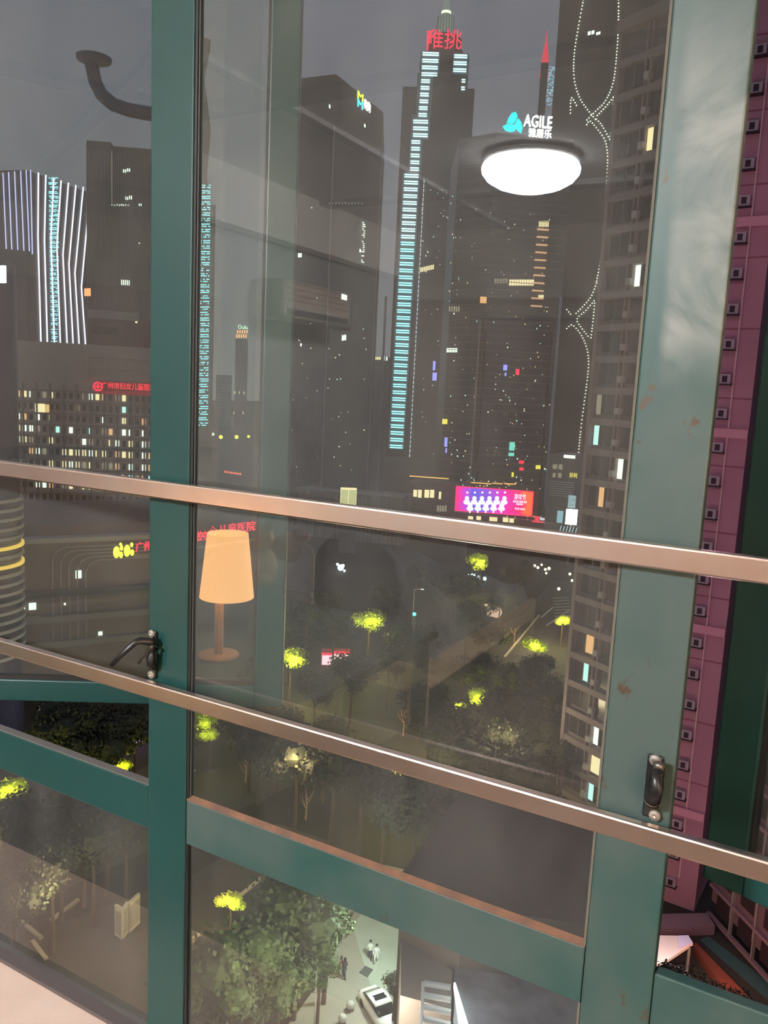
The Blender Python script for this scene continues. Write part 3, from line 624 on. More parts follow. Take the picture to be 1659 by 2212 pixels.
lights(FB2[0], [(796+k*4.6, 771, 799.5+k*4.6, 777) for k in range(6)], W_['warm'], B2, 'window'); lights(FB2[0], [(828, 769, 831, 779), (834, 771, 837, 779)], W_['white'], B2, 'window')
MB().box(onF(FB2[0], 824, 800)[0], onF(FB2[0], 829, 800)[0], -.6, 0, CG, zat(826, 640, 385), FB2[0]).build('service_column', concl, B2)

# ---- stepped tower with cyan strips
cwall = mat('tower_stone', (.15, .145, .14), .7)
CT, (FC,) = building('stepped_tower', 'very tall stepped tower with stacked cyan light strips and red crown characters', [(838, 600), (985, 600)], zat(950, 190, 600), 45, cwall)
M, W = FC
def shaft(px0, px1, ytop, ybot, y=-.0, name='tower_shaft', d=40):
    x0, x1 = onF(M, px0, (ytop+ybot)/2)[0], onF(M, px1, (ytop+ybot)/2)[0]
    MB().box(x0, x1, y, d, zat((px0+px1)/2, ybot, 600), zat((px0+px1)/2, ytop, 600), M).build(name, cwall, CT)
shaft(908, 1012, 116, 200, 4, 'crown_block', 36)
cxm = onF(M, 961, 85)[0]; zz0, zz1 = zat(961, 118, 600), zat(961, 92, 600)
cyc = M @ Vector((cxm, 18, 0))
MB().lathe([(17, zz0-4), (17, zz0), (13.5, zz1), (12, zz1), (12, zat(961, 64, 600)), (11, zat(961, 60, 600))], (cyc.x, cyc.y, 0), 32).build('crown_drum', cwall, CT, True)
zc0, zc1 = zat(964, 57, 600), zat(964, 12, 600)
MB().lathe([(6.5, zat(961, 62, 600)), (6.5, zc0), (5.6, zc0+1), (5.4, zc1), (3, zc1+2), (2, zc1+10), (1, zc1+40)], (cyc.x, cyc.y, 0), 20).build('lantern', mat('pale_lantern', (.3, .32, .3), .6, 0, (.45, .6, .5), .25), CT, True)
for k in range(10):
    a_ = math.pi + math.pi*k/9; MB().tube([Vector((cyc.x+6.7*math.cos(a_), cyc.y+6.7*math.sin(a_), zc0)), Vector((cyc.x+5.7*math.cos(a_), cyc.y+5.7*math.sin(a_), zc1))], .35, 5).build('lantern_fin', mat('pale_fin', (.6, .62, .58), .6), CT)
MB().lathe([(3.4, zat(964, 8, 600)), (3.4, zat(964, 0, 600))], (cyc.x, cyc.y, 0), 16).build('beacon', glow('beacon', (.8, 1, .6), 1.5), CT)
# red crown characters
x0, x1 = onF(M, 922, 85)[0], onF(M, 998, 85)[0]
t_ = text('唯挑', M, x0, x1, zat(960, 102, 600), zat(960, 60, 600), red, parent=CT, y=3)
x0_, z0_ = onF(M, 923, 105); x1_, z1_ = onF(M, 930, 70); x2_, z2_ = onF(M, 945, 60)
MB().tube([M @ Vector((x0_, 3, z0_)), M @ Vector((x0_+1, 3, z1_)), M @ Vector((x1_+2, 3, z2_))], .6, 5).build('bracket', red, CT)
# cyan strips
cy1 = glow('cyan_strip', (.62, .95, 1.0), 1.7); cy2 = glow('cyan_strip_low', (.35, .92, .98), 1.7)
strips = []
def sxr(y):
    if y < 158: return 913 - (y-112)*.05, 948-(y-112)*.08
    if y < 248: return 911-(y-158)*.08, 930-(y-158)*.09
    if y < 302: return 893-(y-248)*.02, 925-(y-248)*.03
    if y < 372: return 889-(y-302)*.05, 908-(y-302)*.05
    return 874-(y-372)*.054, 904-(y-372)*.058
y_ = 114.
while y_ < 965:
    a_, b_ = sxr(y_); strips += [(a_, y_, b_, y_+2.4, y_), (a_, y_+5, b_, y_+7.4, y_)]; y_ += 14.6
for a_, t0, b_, t1, yy_ in strips:
    x0, x1, z0, z1 = cr_(M, a_, t0, b_, t1); cube('light_strip', M, x0, x1, -1.2, -.6, z0, z1, cy1 if yy_ < 520 else cy2, CT)
for k in range(3):
    for dy in (0, 5):
        x0, x1, z0, z1 = cr_(M, 981-k, 119+k*15+dy, 1009-k, 121.4+k*15+dy); cube('light_strip', M, x0, x1, -1.2, -.6, z0, z1, cy1, CT)
for k in range(2):
    for dy in (0, 5): x0, x1, z0, z1 = cr_(M, 997-k, 172+k*16+dy, 1005-k, 174.4+k*16+dy); cube('light_strip', M, x0, x1, -1.2, -.6, z0, z1, cy1, CT)
# panels that carry the strips
sp = mat('strip_backing', (.26, .33, .36), .6)
for a_, b_, c_, d_ in ((908, 950, 112, 160), (900, 934, 158, 248), (888, 928, 248, 303), (884, 912, 303, 372), (978, 1011, 116, 162)): 
    x0, x1, z0, z1 = cr_(M, a_, c_, b_, d_); MB().box(x0, x1, -.6, 3, z0, z1, M).build('strip_panel', sp, CT)
p4 = [onF(M, 870, 372), onF(M, 908, 372), onF(M, 873, 968), onF(M, 838, 968)]
MB().extrude([M @ Vector((x, -.6, z)) for x, z in p4], M.col[1].to_3d()*.5).build('strip_panel', sp, CT)
dm_ = MB()
for k in range(70):
    t = k/70; x, z = onF(M, 916-36*t, 392+(690)*t); dm_.box(x-.18, x+.18, -1.2, -.9, z-1.2, z+1.0, M)
dm_.build('edge_light_line', glow('edge_white', (.75, .9, 1), 1.2), CT)['kind'] = 'stuff'
sparkle(M, (910, 400, 975, 1040), 55, CT, seed=9, s=(1, 2.4))
lights(M, [(908+k*3.8, 578-k*.9, 910.6+k*3.8, 588-k*.9) for k in range(8)], W_['warm'], CT, 'window')

# ---- AGILE building
agw = mat('agile_glass_wall', (.125, .12, .125), .45)
AG, FR = building('sign_tower', 'broad grey tower with a turquoise leaf logo and the white word AGILE', [(960, 364), (1035, 355), (1196, 364)], zat(1130, 292, 358), 50, agw)
M = FR[1][0]; MA0 = FR[0][0]
x0, x1, z0, z1 = cr_(M, 1045, 240, 1215, 300)
wh = glow('sign_letter_white', (1, 1, .98), 2.2)
x0, x1, z0, z1 = cr_(M, 1131, 250, 1192, 276); text('AGILE', M, x0, x1, z0, z1, wh, parent=AG, depth=.6)
x0, x1, z0, z1 = cr_(M, 1141, 279, 1191, 298); text('雅居乐', M, x0, x1, z0, z1, wh, parent=AG, depth=.5)
teal = glow('turquoise', (.0, .86, .78), 1.5)
for pts in (((1113, 243), (1117, 252), (1113, 262), (1108, 268), (1094, 267), (1098, 255), (1105, 245)), ((1094, 269), (1108, 270), (1113, 277), (1112, 284), (1102, 286), (1091, 283), (1085, 274)), ((1118, 256), (1125, 265), (1128, 278), (1125, 289), (1118, 284), (1111, 274), (1110, 270))):
    MB().extrude([M @ Vector((onF(M, a, b)[0], -.3, onF(M, a, b)[1])) for a, b in pts], M.col[1].to_3d()*-.5).build('logo_leaf', teal, AG)
fl_ = MB()
for k in range(46): z = zat(1110, 300, 358) - k*3.2; fl_.box(0, FR[1][1], -.25, 0, z-.25, z, M); fl_.box(0, FR[0][1], -.25, 0, z-.25, z, MA0)
fl_.build('floor_line', mat('grey_spandrel', (.22, .205, .20), .7), AG)['kind'] = 'stuff'
for px in (1040, 1180): x = onF(M, px, 870)[0]; MB().box(x-.3, x+.3, -.5, 0, CG, zat(1110, 720, 358), M).build('corner_fin', mat('black_fin', (.02, .02, .02), .6), AG)
MB().box(FR[1][1]-1.2, FR[1][1], -.6, 0, CG, zat(1190, 640, 361), M).build('glass_corner', mat('bright_corner', (.5, .55, .62), .3), AG)
orr = mat('orange_balcony_painted_light', (.6, .35, .2), .7, 0, (1, .55, .28), .55)  # lamplight on the balconies put in as emission
for k in range(11):
    y_ = 495+k*16.5; xx = 1160 - k*1.4
    x0, x1, z0, z1 = cr_(M, xx, y_, xx+24, y_+3); MB().box(x0, x1, -1.2, 0, z0, z1, M).build('balcony', orr, AG)
lights(M, [(1164+k*3.2, 477, 1166+k*3.2, 490) for k in range(7)] + [(1163+k*4, 637, 1166+k*4, 646) for k in range(3)], W_['warm'], AG, 'window')
lights(M, [(1100+k*5.4, 604, 1104.4+k*5.4, 617) for k in range(10)], W_['warm'], AG, 'window'); lights(M, [(1068+k*6, 602, 1072+k*6, 612) for k in range(5)], W_['dim'], AG, 'window')
lights(M, [(1037, 641, 1051, 655)], W_['orange'], AG, 'window')
lights(MA0, [(965+k*6, 752, 970+k*6, 761) for k in range(4)], W_['white'], AG, 'window'); lights(MA0, [(920+50+k*5, 662, 923+50+k*5, 673) for k in range(5)], W_['dim'], AG, 'window')
sparkle(M, (1045, 660, 1190, 1045), 95, AG, mats=('warm', 'white', 'cyan', 'orange', 'dim'), seed=12, s=(1, 3)); sparkle(MA0, (970, 420, 1030, 1040), 60, AG, seed=13, s=(1, 2.6))
sparkle(M, (1045, 440, 1190, 640), 26, AG, seed=14, s=(1, 2.4))
rd = MB(); blx = MB(); grn = MB(); yl = MB()
for l_, rs in ((rd, [(1114, 797, 1121, 810), (1121, 995, 1131, 1001), (1122, 1010, 1130, 1016)]), (blx, [(934, 805, 943, 822), (935, 780, 940, 800), (1087, 788, 1095, 800), (1090, 805, 1093, 812), (960, 945, 966, 965), (962, 968, 965, 978)]), (grn, [(1100, 955, 1111, 973), (1098, 978, 1110, 985)]), (yl, [(955, 905, 966, 916), (1157, 1005, 1167, 1013), (1105, 1020, 1109, 1030)])):
    for r_ in rs:
        q_ = cr_(M, *r_); l_.box(q_[0], q_[1], -.5, -.2, q_[2], q_[3], M)
for l_, n_, m_ in ((rd, 'red_light', red), (blx, 'blue_light', glow('led_blue', (.3, .3, 1), 1.3)), (grn, 'green_light', glow('led_green', (.2, .85, .7), .9)), (yl, 'yellow_light', glow('led_yellow', (1, .85, .1), 1))): l_.build(n_, m_, AG)['kind'] = 'stuff'
# ---- pointed tower behind
PT, (FP,) = building('pointed_tower', 'slim far tower with a red tip and blue light dots above the AGILE sign', [(1117, 900), (1132, 900)], zat(1190, 135, 900), 12, cwall)
zz = zat(1190, 140, 900); pc = FP[0] @ Vector((FP[1]/2, 6, 0))
MB().lathe([(4.5, zz-10), (3.2, zz+10), (.8, zz+26), (.2, zz+36)], (pc.x, pc.y, 0), 12).build('spire', mat('red_tip', (.5, .05, .06), .6, 0, (1, .06, .1), .7), PT)
ledcol(FP[0], lambda t: (1186-t*8, 1200-t*8, 145+t*85, 145+t*85+5), 14, PT, 31, cols=4, dens=.55, m=glow('dot_blue', (.4, .75, 1), 1.2))
ledcol(FP[0], lambda t: (1196-t*2, 1200-t*2, 398+t*34, 398+t*34+5), 5, PT, 32, cols=2, dens=.8, m=glow('dot_blue'))
# ---- dotted outline tower
DT, (FD,) = building('dotted_tower', 'dark tower outlined by curving strings of tiny white dots', [(1146, 450), (1330, 430)], zat(1280, -90, 440), 40, mat('olive_grey_wall', (.14, .13, .115), .85))
M = FD[0]; dots = MB()
def curve(pts, step=6.0):
    out = []; P = [Vector((a, b)) for a, b in pts]
    # Catmull-Rom
    res = []
    for i in range(len(P)-1):
        p0, p1, p2, p3 = P[max(i-1, 0)], P[i], P[i+1], P[min(i+2, len(P)-1)]
        for k in range(24):
            t = k/24; res.append(.5*((2*p1)+(p2-p0)*t+(2*p0-5*p1+4*p2-p3)*t*t+(-p0+3*p1-3*p2+p3)*t**3))
    acc = 0; last = res[0]; out = [last]
    for r_ in res[1:]:
        acc += (r_-last).length; last = r_
        if acc >= step: out.append(r_); acc = 0
    return out
for pts in (((1261, 0), (1250, 60), (1241, 120), (1241, 170), (1252, 210), (1268, 235), (1290, 262)), ((1337, 0), (1336, 70), (1330, 150), (1322, 190), (1306, 222), (1288, 240), (1266, 262)),
            ((1233, 245), (1235, 212), (1248, 232)), ((1291, 250), (1310, 230), (1326, 210)), ((1326, 210), (1324, 260), (1318, 302)), ((1318, 302), (1300, 270), (1285, 255)), ((1268, 270), (1275, 262), (1290, 278), (1308, 305), (1313, 340), (1311, 400), (1304, 500), (1298, 560), (1289, 610)),
            ((1289, 612), (1278, 640), (1262, 660), (1243, 679)), ((1284, 650), (1265, 672), (1247, 690), (1258, 710), (1274, 730)), ((1285, 655), (1282, 690), (1277, 733)), ((1225, 669), (1236, 682)), ((1225, 710), (1236, 702), (1250, 715), (1262, 735), (1270, 760), (1272, 790), (1268, 830), (1260, 890), (1252, 960), (1246, 1040), (1243, 1060))):
    for c_ in curve(pts):
        x, z = onF(M, c_.x, c_.y); dots.box(x-.24, x+.24, -.6, -.3, z-.24, z+.24, M)
dots.build('dot_string', glow('dot_white', (1, 1, .85), 1.8), DT)['kind'] = 'stuff'
lights(M, [(1270, 68, 1276, 76), (1278, 66, 1284, 74), (1288, 69, 1297, 75)], W_['white'], DT, 'window', merged=True)
# ---- beige block with louvres under the dotted tower
BL, (FBL,) = building('louvred_block', 'low office block with white louvre bands and a yellow sign', [(1196, 270), (1246, 268)], zat(1225, 985, 268), 20, conc)
M = FBL[0]
for k in range(7): x0, x1, z0, z1 = cr_(M, 1187, 1040+k*5, 1240, 1042+k*5); cube('louvre', M, x0, x1, -.4, 0, z0, z1, mat('pale_louvre', (.6, .6, .62), .6), BL)
lights(M, [(1194, 1003, 1204, 1013), (1207, 1003, 1215, 1014), (1206, 1022, 1213, 1032), (1194, 1022, 1200, 1031)], W_['dim'], BL, 'window')
lights(M, [(1218, 983, 1243, 990)], W_['white'], BL, 'roof_light')
x0, x1, z0, z1 = cr_(M, 1231, 1021, 1247, 1032); text('好利', M, x0, x1, z0, z1, glow('led_yellow'), parent=BL)
# ---- bright white screen
w0 = atD(1235, 1117, 240); SCN = thing('white_screen', 'blazing white upright screen below the dotted tower', 'screen', Vector((w0.x, w0.y, CG)))
MW, _ = frame(atD(1222, 1117, 240), atD(1248, 1117, 240)); x0, x1, z0, z1 = cr_(MW, 1222, 1100, 1247, 1133)
MB().box(x0, x1, -.3, 0, z0, z1, MW).build('display', glow('display_white', (.95, .98, 1), 6), SCN)
MB().box((x0+x1)/2-.3, (x0+x1)/2+.3, 0, .4, CG, z1, MW).build('mast', conc, SCN)
for k in range(10): cube('light_bar', MW, x0+.3, x1-.8, -.2, 0, z1+.4+k*.38, z1+.55+k*.38, glow('bar_cyan', (.6, .9, 1), 1.0), SCN)
for k in range(6): MB().tube([MW @ Vector((x0-1.5+k*.9, -.5, z0-2.6)), MW @ Vector((x0-1+k*.9, -.5, z0-.5-.2*(k % 2)))], .09, 5).build('frame_light', glow('bar_cyan'), SCN)
bs = MB(); x0, x1, z0, z1 = cr_(MW, 1203, 1104, 1216, 1130); bs.box(x0, x1, .5, .8, z0, z1, MW)
bs.build('side_screen', glow('cyan_panel', (.4, .75, .85), .6), SCN)

# ---- podium with the colourful billboard
PD, (FPD,) = building('podium_building', 'low mall podium with warm lit windows under the colourful billboard', [(892, 318), (1178, 312)], zat(1030, 1050, 315), 14, mat('podium_wall', (.13, .10, .09), .8))
M = FPD[0]
lights(M, [(1011, 1115, 1022, 1127), (1029, 1115, 1039, 1127), (1057, 1117, 1074, 1133), (1086, 1118, 1098, 1134), (1100, 1120, 1110, 1136), (893, 1058, 901, 1073), (903, 1058, 911, 1075), (917, 1058, 927, 1075), (929, 1058, 938, 1075), (948, 1062, 953, 1078)], W_['warm'], PD, 'shop_window')
lights(M, [(944+k*5.5, 1092, 948+k*5.5, 1105) for k in range(4)], W_['dim'], PD, 'shop_window')
for a_, b_, c_ in ((1018, 1062, 1042.5), (1064, 1086, 1043), (1090, 1113, 1044)): lights(M, [(a_, c_, b_, c_+2)], glow('orange_line', (1, .5, .12), 1.3), PD, 'roof_light_line', y=-.5)
lights(M, [(885, 1030, 970, 1032)], glow('orange_line'), PD, 'roof_light_line', y=-.5)
sparkle(M, (990, 1035, 1180, 1056), 30, PD, mats=('warm', 'white', 'orange'), seed=22, s=(1, 3)); sparkle(M, (990, 1112, 1170, 1140), 24, PD, mats=('warm', 'orange'), seed=23, s=(1, 3))
w0 = atD(1067, 1140, 308)
BD = thing('billboard', 'wide purple, magenta and orange billboard screen with white figures', 'billboard', w0)
MBd, _ = frame(atD(985, 1083, 308), atD(1151, 1083, 306)); x0, x1, z0, z1 = cr_(MBd, 985, 1057, 1150, 1108)
bm = bpy.data.materials.new('billboard_print'); bm.use_nodes = True; n = bm.node_tree.nodes; l = bm.node_tree.links; b = n['Principled BSDF']; b.inputs['Base Color'].default_value = (.02, .02, .02, 1)
t = n.new('ShaderNodeTexCoord'); sp_ = n.new('ShaderNodeSeparateXYZ'); l.new(t.outputs['Generated'], sp_.inputs[0]); rmp = n.new('ShaderNodeValToRGB')
els = rmp.color_ramp.elements; els[0].position = 0; els[0].color = (.85, .0, .18, 1); els[1].position = 1; els[1].color = (.95, .10, .03, 1)
for p_, c_ in ((.12, (.50, .02, .55, 1)), (.25, (.10, .07, .60, 1)), (.45, (.22, .05, .60, 1)), (.62, (.72, .0, .42, 1)), (.85, (.75, .0, .12, 1)), (.92, (.95, .12, .04, 1))): e_ = els.new(p_); e_.color = c_
BB_ = MB().box(0, 1, 0, 1, 0, 1)
nz = n.new('ShaderNodeTexNoise'); nz.inputs['Scale'].default_value = 3; ad = n.new('ShaderNodeMath'); ad.operation = 'MULTIPLY_ADD'; ad.inputs[1].default_value = .25; ad.inputs[2].default_value = -.125
l.new(t.outputs['Generated'], nz.inputs['Vector']); l.new(nz.outputs['Fac'], ad.inputs[0]); a2_ = n.new('ShaderNodeMath'); l.new(ad.outputs[0], a2_.inputs[0]); l.new(sp_.outputs[0], a2_.inputs[1])
l.new(a2_.outputs[0], rmp.inputs[0]); l.new(rmp.outputs[0], b.inputs['Emission Color']); b.inputs['Emission Strength'].default_value = 1.5
o = cube('screen_panel', MBd, x0, x1, -.4, 0, z0, z1, bm, BD)
fb = MB(); fb.box(x0-.2, x1+.2, -.5, 0, z1, z1+.3, MBd).box(x0-.2, x1+.2, -.5, 0, z0-.3, z0, MBd).box(x0-.3, x0, -.5, 0, z0, z1, MBd).box(x1, x1+.3, -.5, 0, z0, z1, MBd)
fb.build('screen_frame', glow('hot_pink', (1, .02, .12), 1.4), BD)
wf_ = glow('figure_white', (.85, .85, 1), 1.6)
for k in range(6):
    px = 1009 + k*16.2; x, z = onF(MBd, px, 1076); e = MB(); e.ball((0, 0, 0), .85, 8, (1, .2, 1)).ball((0, 0, -1.5), 1.3, 8, (1, .2, .75)).ball((0, 0, 2.2), .45, 6, (1, .2, 1)); e.v = [MBd @ (v + Vector((x, -.5, z))) for v in e.v]; e.build('figure', wf_, BD)
for k in range(5):
    px = 1016 + k*17; x, z = onF(MBd, px, 1092); e = MB(); e.ball((0, 0, 0), .95, 8, (1, .2, 1.2)).ball((0, 0, -1.2), 1.4, 8, (1, .2, .6)).ball((0, 0, -2.4), .4, 6, (1, .2, 1)); e.v = [MBd @ (v + Vector((x, -.5, z))) for v in e.v]; e.build('figure', wf_, BD)
for tx, q_ in (('游戏节', (1111, 1067, 1136, 1079)), ('全民狂欢盛典活动', (1108, 1081, 1138, 1086)), ('精彩', (1115, 1087, 1131, 1091)), ('敬请 期待', (1112, 1097, 1134, 1101))):
    c_ = cr_(MBd, *q_); text(tx, MBd, *c_, wf_, parent=BD, y=-.5)
c_ = cr_(M, 1156, 1115, 1184, 1126)
NS = thing('curved_shop_sign', 'small red and white shop sign right of the billboard', 'sign', M @ Vector((c_[0], -1, c_[2])))
text('Network', M, c_[0]+1.8, c_[1], c_[2]+.5, c_[3], glow('figure_white'), parent=NS, y=-1.2)
MB().box(c_[0], c_[0]+1.5, -1.2, -1, c_[2]+.2, c_[3], M).box(c_[0]-1, c_[1], -1.2, -1, c_[2]-.4, c_[2], M).build('red_bar', red, NS)
# ---- low long building with a lit glass box
LB, (FLB,) = building('long_low_building', 'long low pale building behind the lit glass box', [(650, 262), (885, 250)], zat(790, 1068, 250), 8, conc)
M, W = FLB
for k in range(26): x = W*k/26; MB().box(x, x+.15, -.2, 0, CG, zat(790, 1072, 250), M).build('facade_fin', concl, LB)
MB().box(0, W, -.6, 0, zat(790, 1072, 250), zat(790, 1066, 250), M).build('cornice', concl, LB)
GBx = thing('glass_pavilion', 'small glass pavilion glowing pale yellow just above the upper rail', 'pavilion', atD(752, 1095, 235))
MG, _ = frame(atD(735, 1080, 235), atD(770, 1080, 235)); c_ = cr_(MG, 735, 1058, 770, 1090)
MB().box(c_[0], c_[1], 0, 4, CG, c_[2], MG).build('plinth', conc, GBx)
xm = (c_[0]+c_[1])/2
for a_, b_ in ((c_[0]+.15, xm-.1), (xm+.1, c_[1]-.15)): MB().box(a_, b_, 0, .1, c_[2], c_[3], MG).build('lit_pane', glow('pavilion_light', (.75, .72, .35), .75), GBx)
fr2 = MB(); fr2.box(c_[0], c_[0]+.15, -.1, .1, c_[2], c_[3], MG).box(c_[1]-.15, c_[1], -.1, .1, c_[2], c_[3], MG).box(xm-.1, xm+.1, -.1, .1, c_[2], c_[3], MG).box(c_[0], c_[1], -.1, 4, c_[3], c_[3]+.15, MG)
fr2.build('glass_frame', W_['warm'], GBx)

# ---- residential tower on the right
L0 = atD(1283, 870, 92)
dirv = Vector((.875, -.484, 0)); R0 = L0 + dirv*14.5
resm = mat('residential_wall', (.24, .20, .19), .85, noise=(.20, .17, .165), nscale=.2)
RT = thing('apartment_tower', 'tall pale apartment tower with stacked window bays left of the right mullion', 'building', Vector((L0.x, L0.y, CG)))
M, W = frame(L0, R0)
ztop = L0.z + (onF(M, 1352, 75)[1] - L0.z)
MB().box(0, W, 0, 6, CG, ztop, M).build('wall', resm, RT)
rr = random.Random(17); FH_ = 3.3; nfl = int((ztop-CG)/FH_)
lit = {}
for px, py, k in ((1420, 332, 'warm'), (1412, 467, 'white'), (1408, 538, 'warm'), (1368, 614, 'white'), (1384, 797, 'orange'), (1281, 972, 'cyan'), (1331, 992, 'white'), (1358, 992, 'white'), (1323, 1047, 'orange'), (1291, 1391, 'orange'), (1284, 1450, 'cyan'), (1300, 1578, 'white'), (1296, 1632, 'warm'), (1303, 905, 'dim'), (1276, 1702, 'cyan')):
    x, z = onF(M, px, py); lit[(px, py)] = (x, z, k)
pil = mat('pilaster_pink', (.29, .24, .23), .85)
bays = []; x = .5
while x < W-2.6: bays.append((x, x+2.9)); x += 3.75
cells = {}
for x_, z_, k_ in lit.values():
    best = min(((abs(b0_ + h*1.48 + .7 - x_) + abs(CG + f_*FH_ + 1.4 - z_)*.8, f_, bi, h) for f_ in range(nfl) for bi, (b0_, b1_) in enumerate(bays) for h in range(2) if (f_, bi, h) not in cells))
    cells[best[1:]] = k_
for f_ in range(nfl):
    z = CG + f_*FH_
    cube('floor_slab', M, 0, W, -.55, 0, z+FH_-.75, z+FH_-.05, pil, RT)
    for bi, (b0_, b1_) in enumerate(bays):
        for h in range(2):
            xa = b0_ + h*1.48; xb = xa+1.4
            mm = W_[cells[(f_, bi, h)]] if (f_, bi, h) in cells else wdark
            if mm is not wdark and (f_+bi) % 3:
                cube('window', M, xa+.7, xb, -.12, .1, z+.35, z+FH_-.85, wdark, RT); cube('window', M, xa, xa+.66, -.13, .1, z+.35, z+FH_-.85, mm, RT)
            else: cube('window', M, xa, xb, -.12, .1, z+.35, z+FH_-.85, mm, RT)
        if bi < 4: cube('window_bar', M, b0_+1.4, b0_+1.48, -.2, 0, z+.3, z+FH_-.8, pil, RT)
    if f_ % 2 == 0 or True:
        cube('air_conditioner_box', M, bays[0][1]+.2, bays[0][1]+.8, -.75, -.05, z+.5, z+1.15, concl, RT)
for bi, (b0_, b1_) in enumerate(bays): MB().box(b1_+.02, b1_+.18, -.5, 0, CG, ztop, M).box(b1_+.62, b1_+.8, -.5, 0, CG, ztop, M).build('pilaster', pil, RT)
MB().box(-.3, .2, -.6, 0, CG, ztop, M).build('corner_pilaster', pil, RT)
MB().box(-.3, W, -.9, 6, ztop, ztop+1.2, M).build('parapet', resm, RT)

# ---- pink tower with air-conditioner boxes
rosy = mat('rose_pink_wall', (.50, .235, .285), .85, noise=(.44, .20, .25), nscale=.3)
pr = atD(1624, 870, 78); plf = atD(1485, 870, 79)
M, W = frame(plf, pr)
PK = thing('pink_apartment_tower', 'rose pink tower side with a column of air conditioners and a thin drainpipe', 'building', Vector((plf.x, plf.y, CG)))
MB().box(0, W, 0, 12, CG, 60, M).build('wall', rosy, PK)
acm = mat('grey_ac_unit', (.42, .32, .34), .6); hole = mat('dark_ac_niche', (.03, .012, .018), .6)
for k in range(26):
    z = CG + 2.0 + k*3.0
    xr = W - 2.75
    MB().box(xr, xr+.9, -.5, .0, z, z+.85, M).build('air_conditioner', acm, PK)
    MB().box(xr+.2, xr+.62, -.54, -.5, z+.15, z+.68, M).build('fan_grille', hole, PK)
    MB().box(xr-.1, xr+1.0, -.6, 0, z-.12, z-.02, M).build('bracket_shelf', hole, PK)
    if k % 2: MB().box(0, W, -.03, 0, z+1.7, z+1.82, M).build('joint', mat('rose_joint', (.30, .10, .13), .8), PK)
    if k % 6 == 2: MB().box(0, W, -.3, 0, z+1.3, z+2.1, M).build('ledge', mat('rose_ledge', (.66, .30, .36), .8), PK)
xp = W - 1.65
MB().tube([M @ Vector((xp, -.15, CG+3)), M @ Vector((xp, -.15, 58))], .07, 6).build('drainpipe', mat('pale_pipe', (.75, .5, .5), .6), PK)
# wing running towards the viewer
e0_ = atZ(1532, 1985, CG); e1_ = atZ(1730, 2205, CG)
M, W = frame(e0_, e1_)
WG = thing('rose_wing', 'dim pink wing with dark window recesses in the lower right gap', 'building', Vector((e0_.x, e0_.y, CG)))
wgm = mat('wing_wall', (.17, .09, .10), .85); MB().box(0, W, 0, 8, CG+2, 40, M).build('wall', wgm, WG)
for f_ in range(12):
    z = CG + .8 + f_*3
    MB().box(0, W, -.4, 0, z-.3, z, M).build('ledge', mat('wing_ledge', (.24, .14, .16), .8), WG)
    for k in range(int(W/3.2)):
        x = .8 + k*3.2; on = (f_ in (4, 6, 9) and k in (4, 6))
        cube('window', M, x, x+1.9, -.02, .2, z+.5, z+2.3, W_['dim'] if on else hole, WG)
        cube('downpipe', M, x+2.4, x+2.55, -.3, 0, z, z+3, pil, WG)

# ---- foot of the courtyard in the lower-right gap
gq = lambda px, py, z=CG: atZ(px, py, z)
pv = mat('pale_pavement', (.42, .38, .33), .85, noise=(.34, .31, .27), nscale=.2)
def slab(name, pts, z0, z1, m, parent=None, zpix=None):
    P = [atZ(a, b, z1 if zpix is None else zpix) for a, b in pts]; return MB().prism([(p.x, p.y) for p in P][::-1], z0, z1).build(name, m, parent)
# canopy
tw = slab('terrace_wall', [(1380, 1975), (1528, 1972), (1545, 2000), (1375, 2008)], CG, CG+.9, mat('mauve_terrace', (.24, .15, .17), .85)); tag(tw, 'low mauve terrace wall along the foot of the rose pink tower', 'wall')
cpz = CG+3.2
c0 = atZ(1470, 2040, cpz)
CP = thing('lit_canopy', 'small lit canopy roof at the foot of the pink tower', 'canopy', Vector((c0.x, c0.y, CG)))
slab('canopy_roof', [(1400, 2020), (1462, 2021), (1490, 2042), (1440, 2075), (1395, 2090)], cpz-.25, cpz, mat('cream_canopy', (.75, .65, .58), .7), CP)
slab('sign_roof', [(1464, 2021), (1487, 2020), (1497, 2037), (1466, 2047)], cpz-.1, cpz+.15, mat('lilac_panel', (.7, .65, .8), .6), CP)
for px, py in ((1440, 2070), (1490, 2040)):
    q = atZ(px, py, cpz); MB().tube([Vector((q.x, q.y, CG)), Vector((q.x, q.y, cpz-.25))], .12, 8).build('post', conc, CP)
# red edge strip and green path
rs_ = slab('kerb_wall', [(1497, 2040), (1504, 2036), (1659, 2195), (1659, 2212), (1620, 2212)], CG, CG+.8, mat('red_lit_wall', (.20, .05, .03), .8)); tag(rs_, 'long low red-brown garden wall slanting down the lower right corner', 'wall')
gp_ = slab('path', [(1512, 2030), (1530, 2022), (1659, 2120), (1659, 2160)], CG, CG+.05, mat('teal_path', (.05, .12, .11), .7)); gp_['kind'] = 'structure'

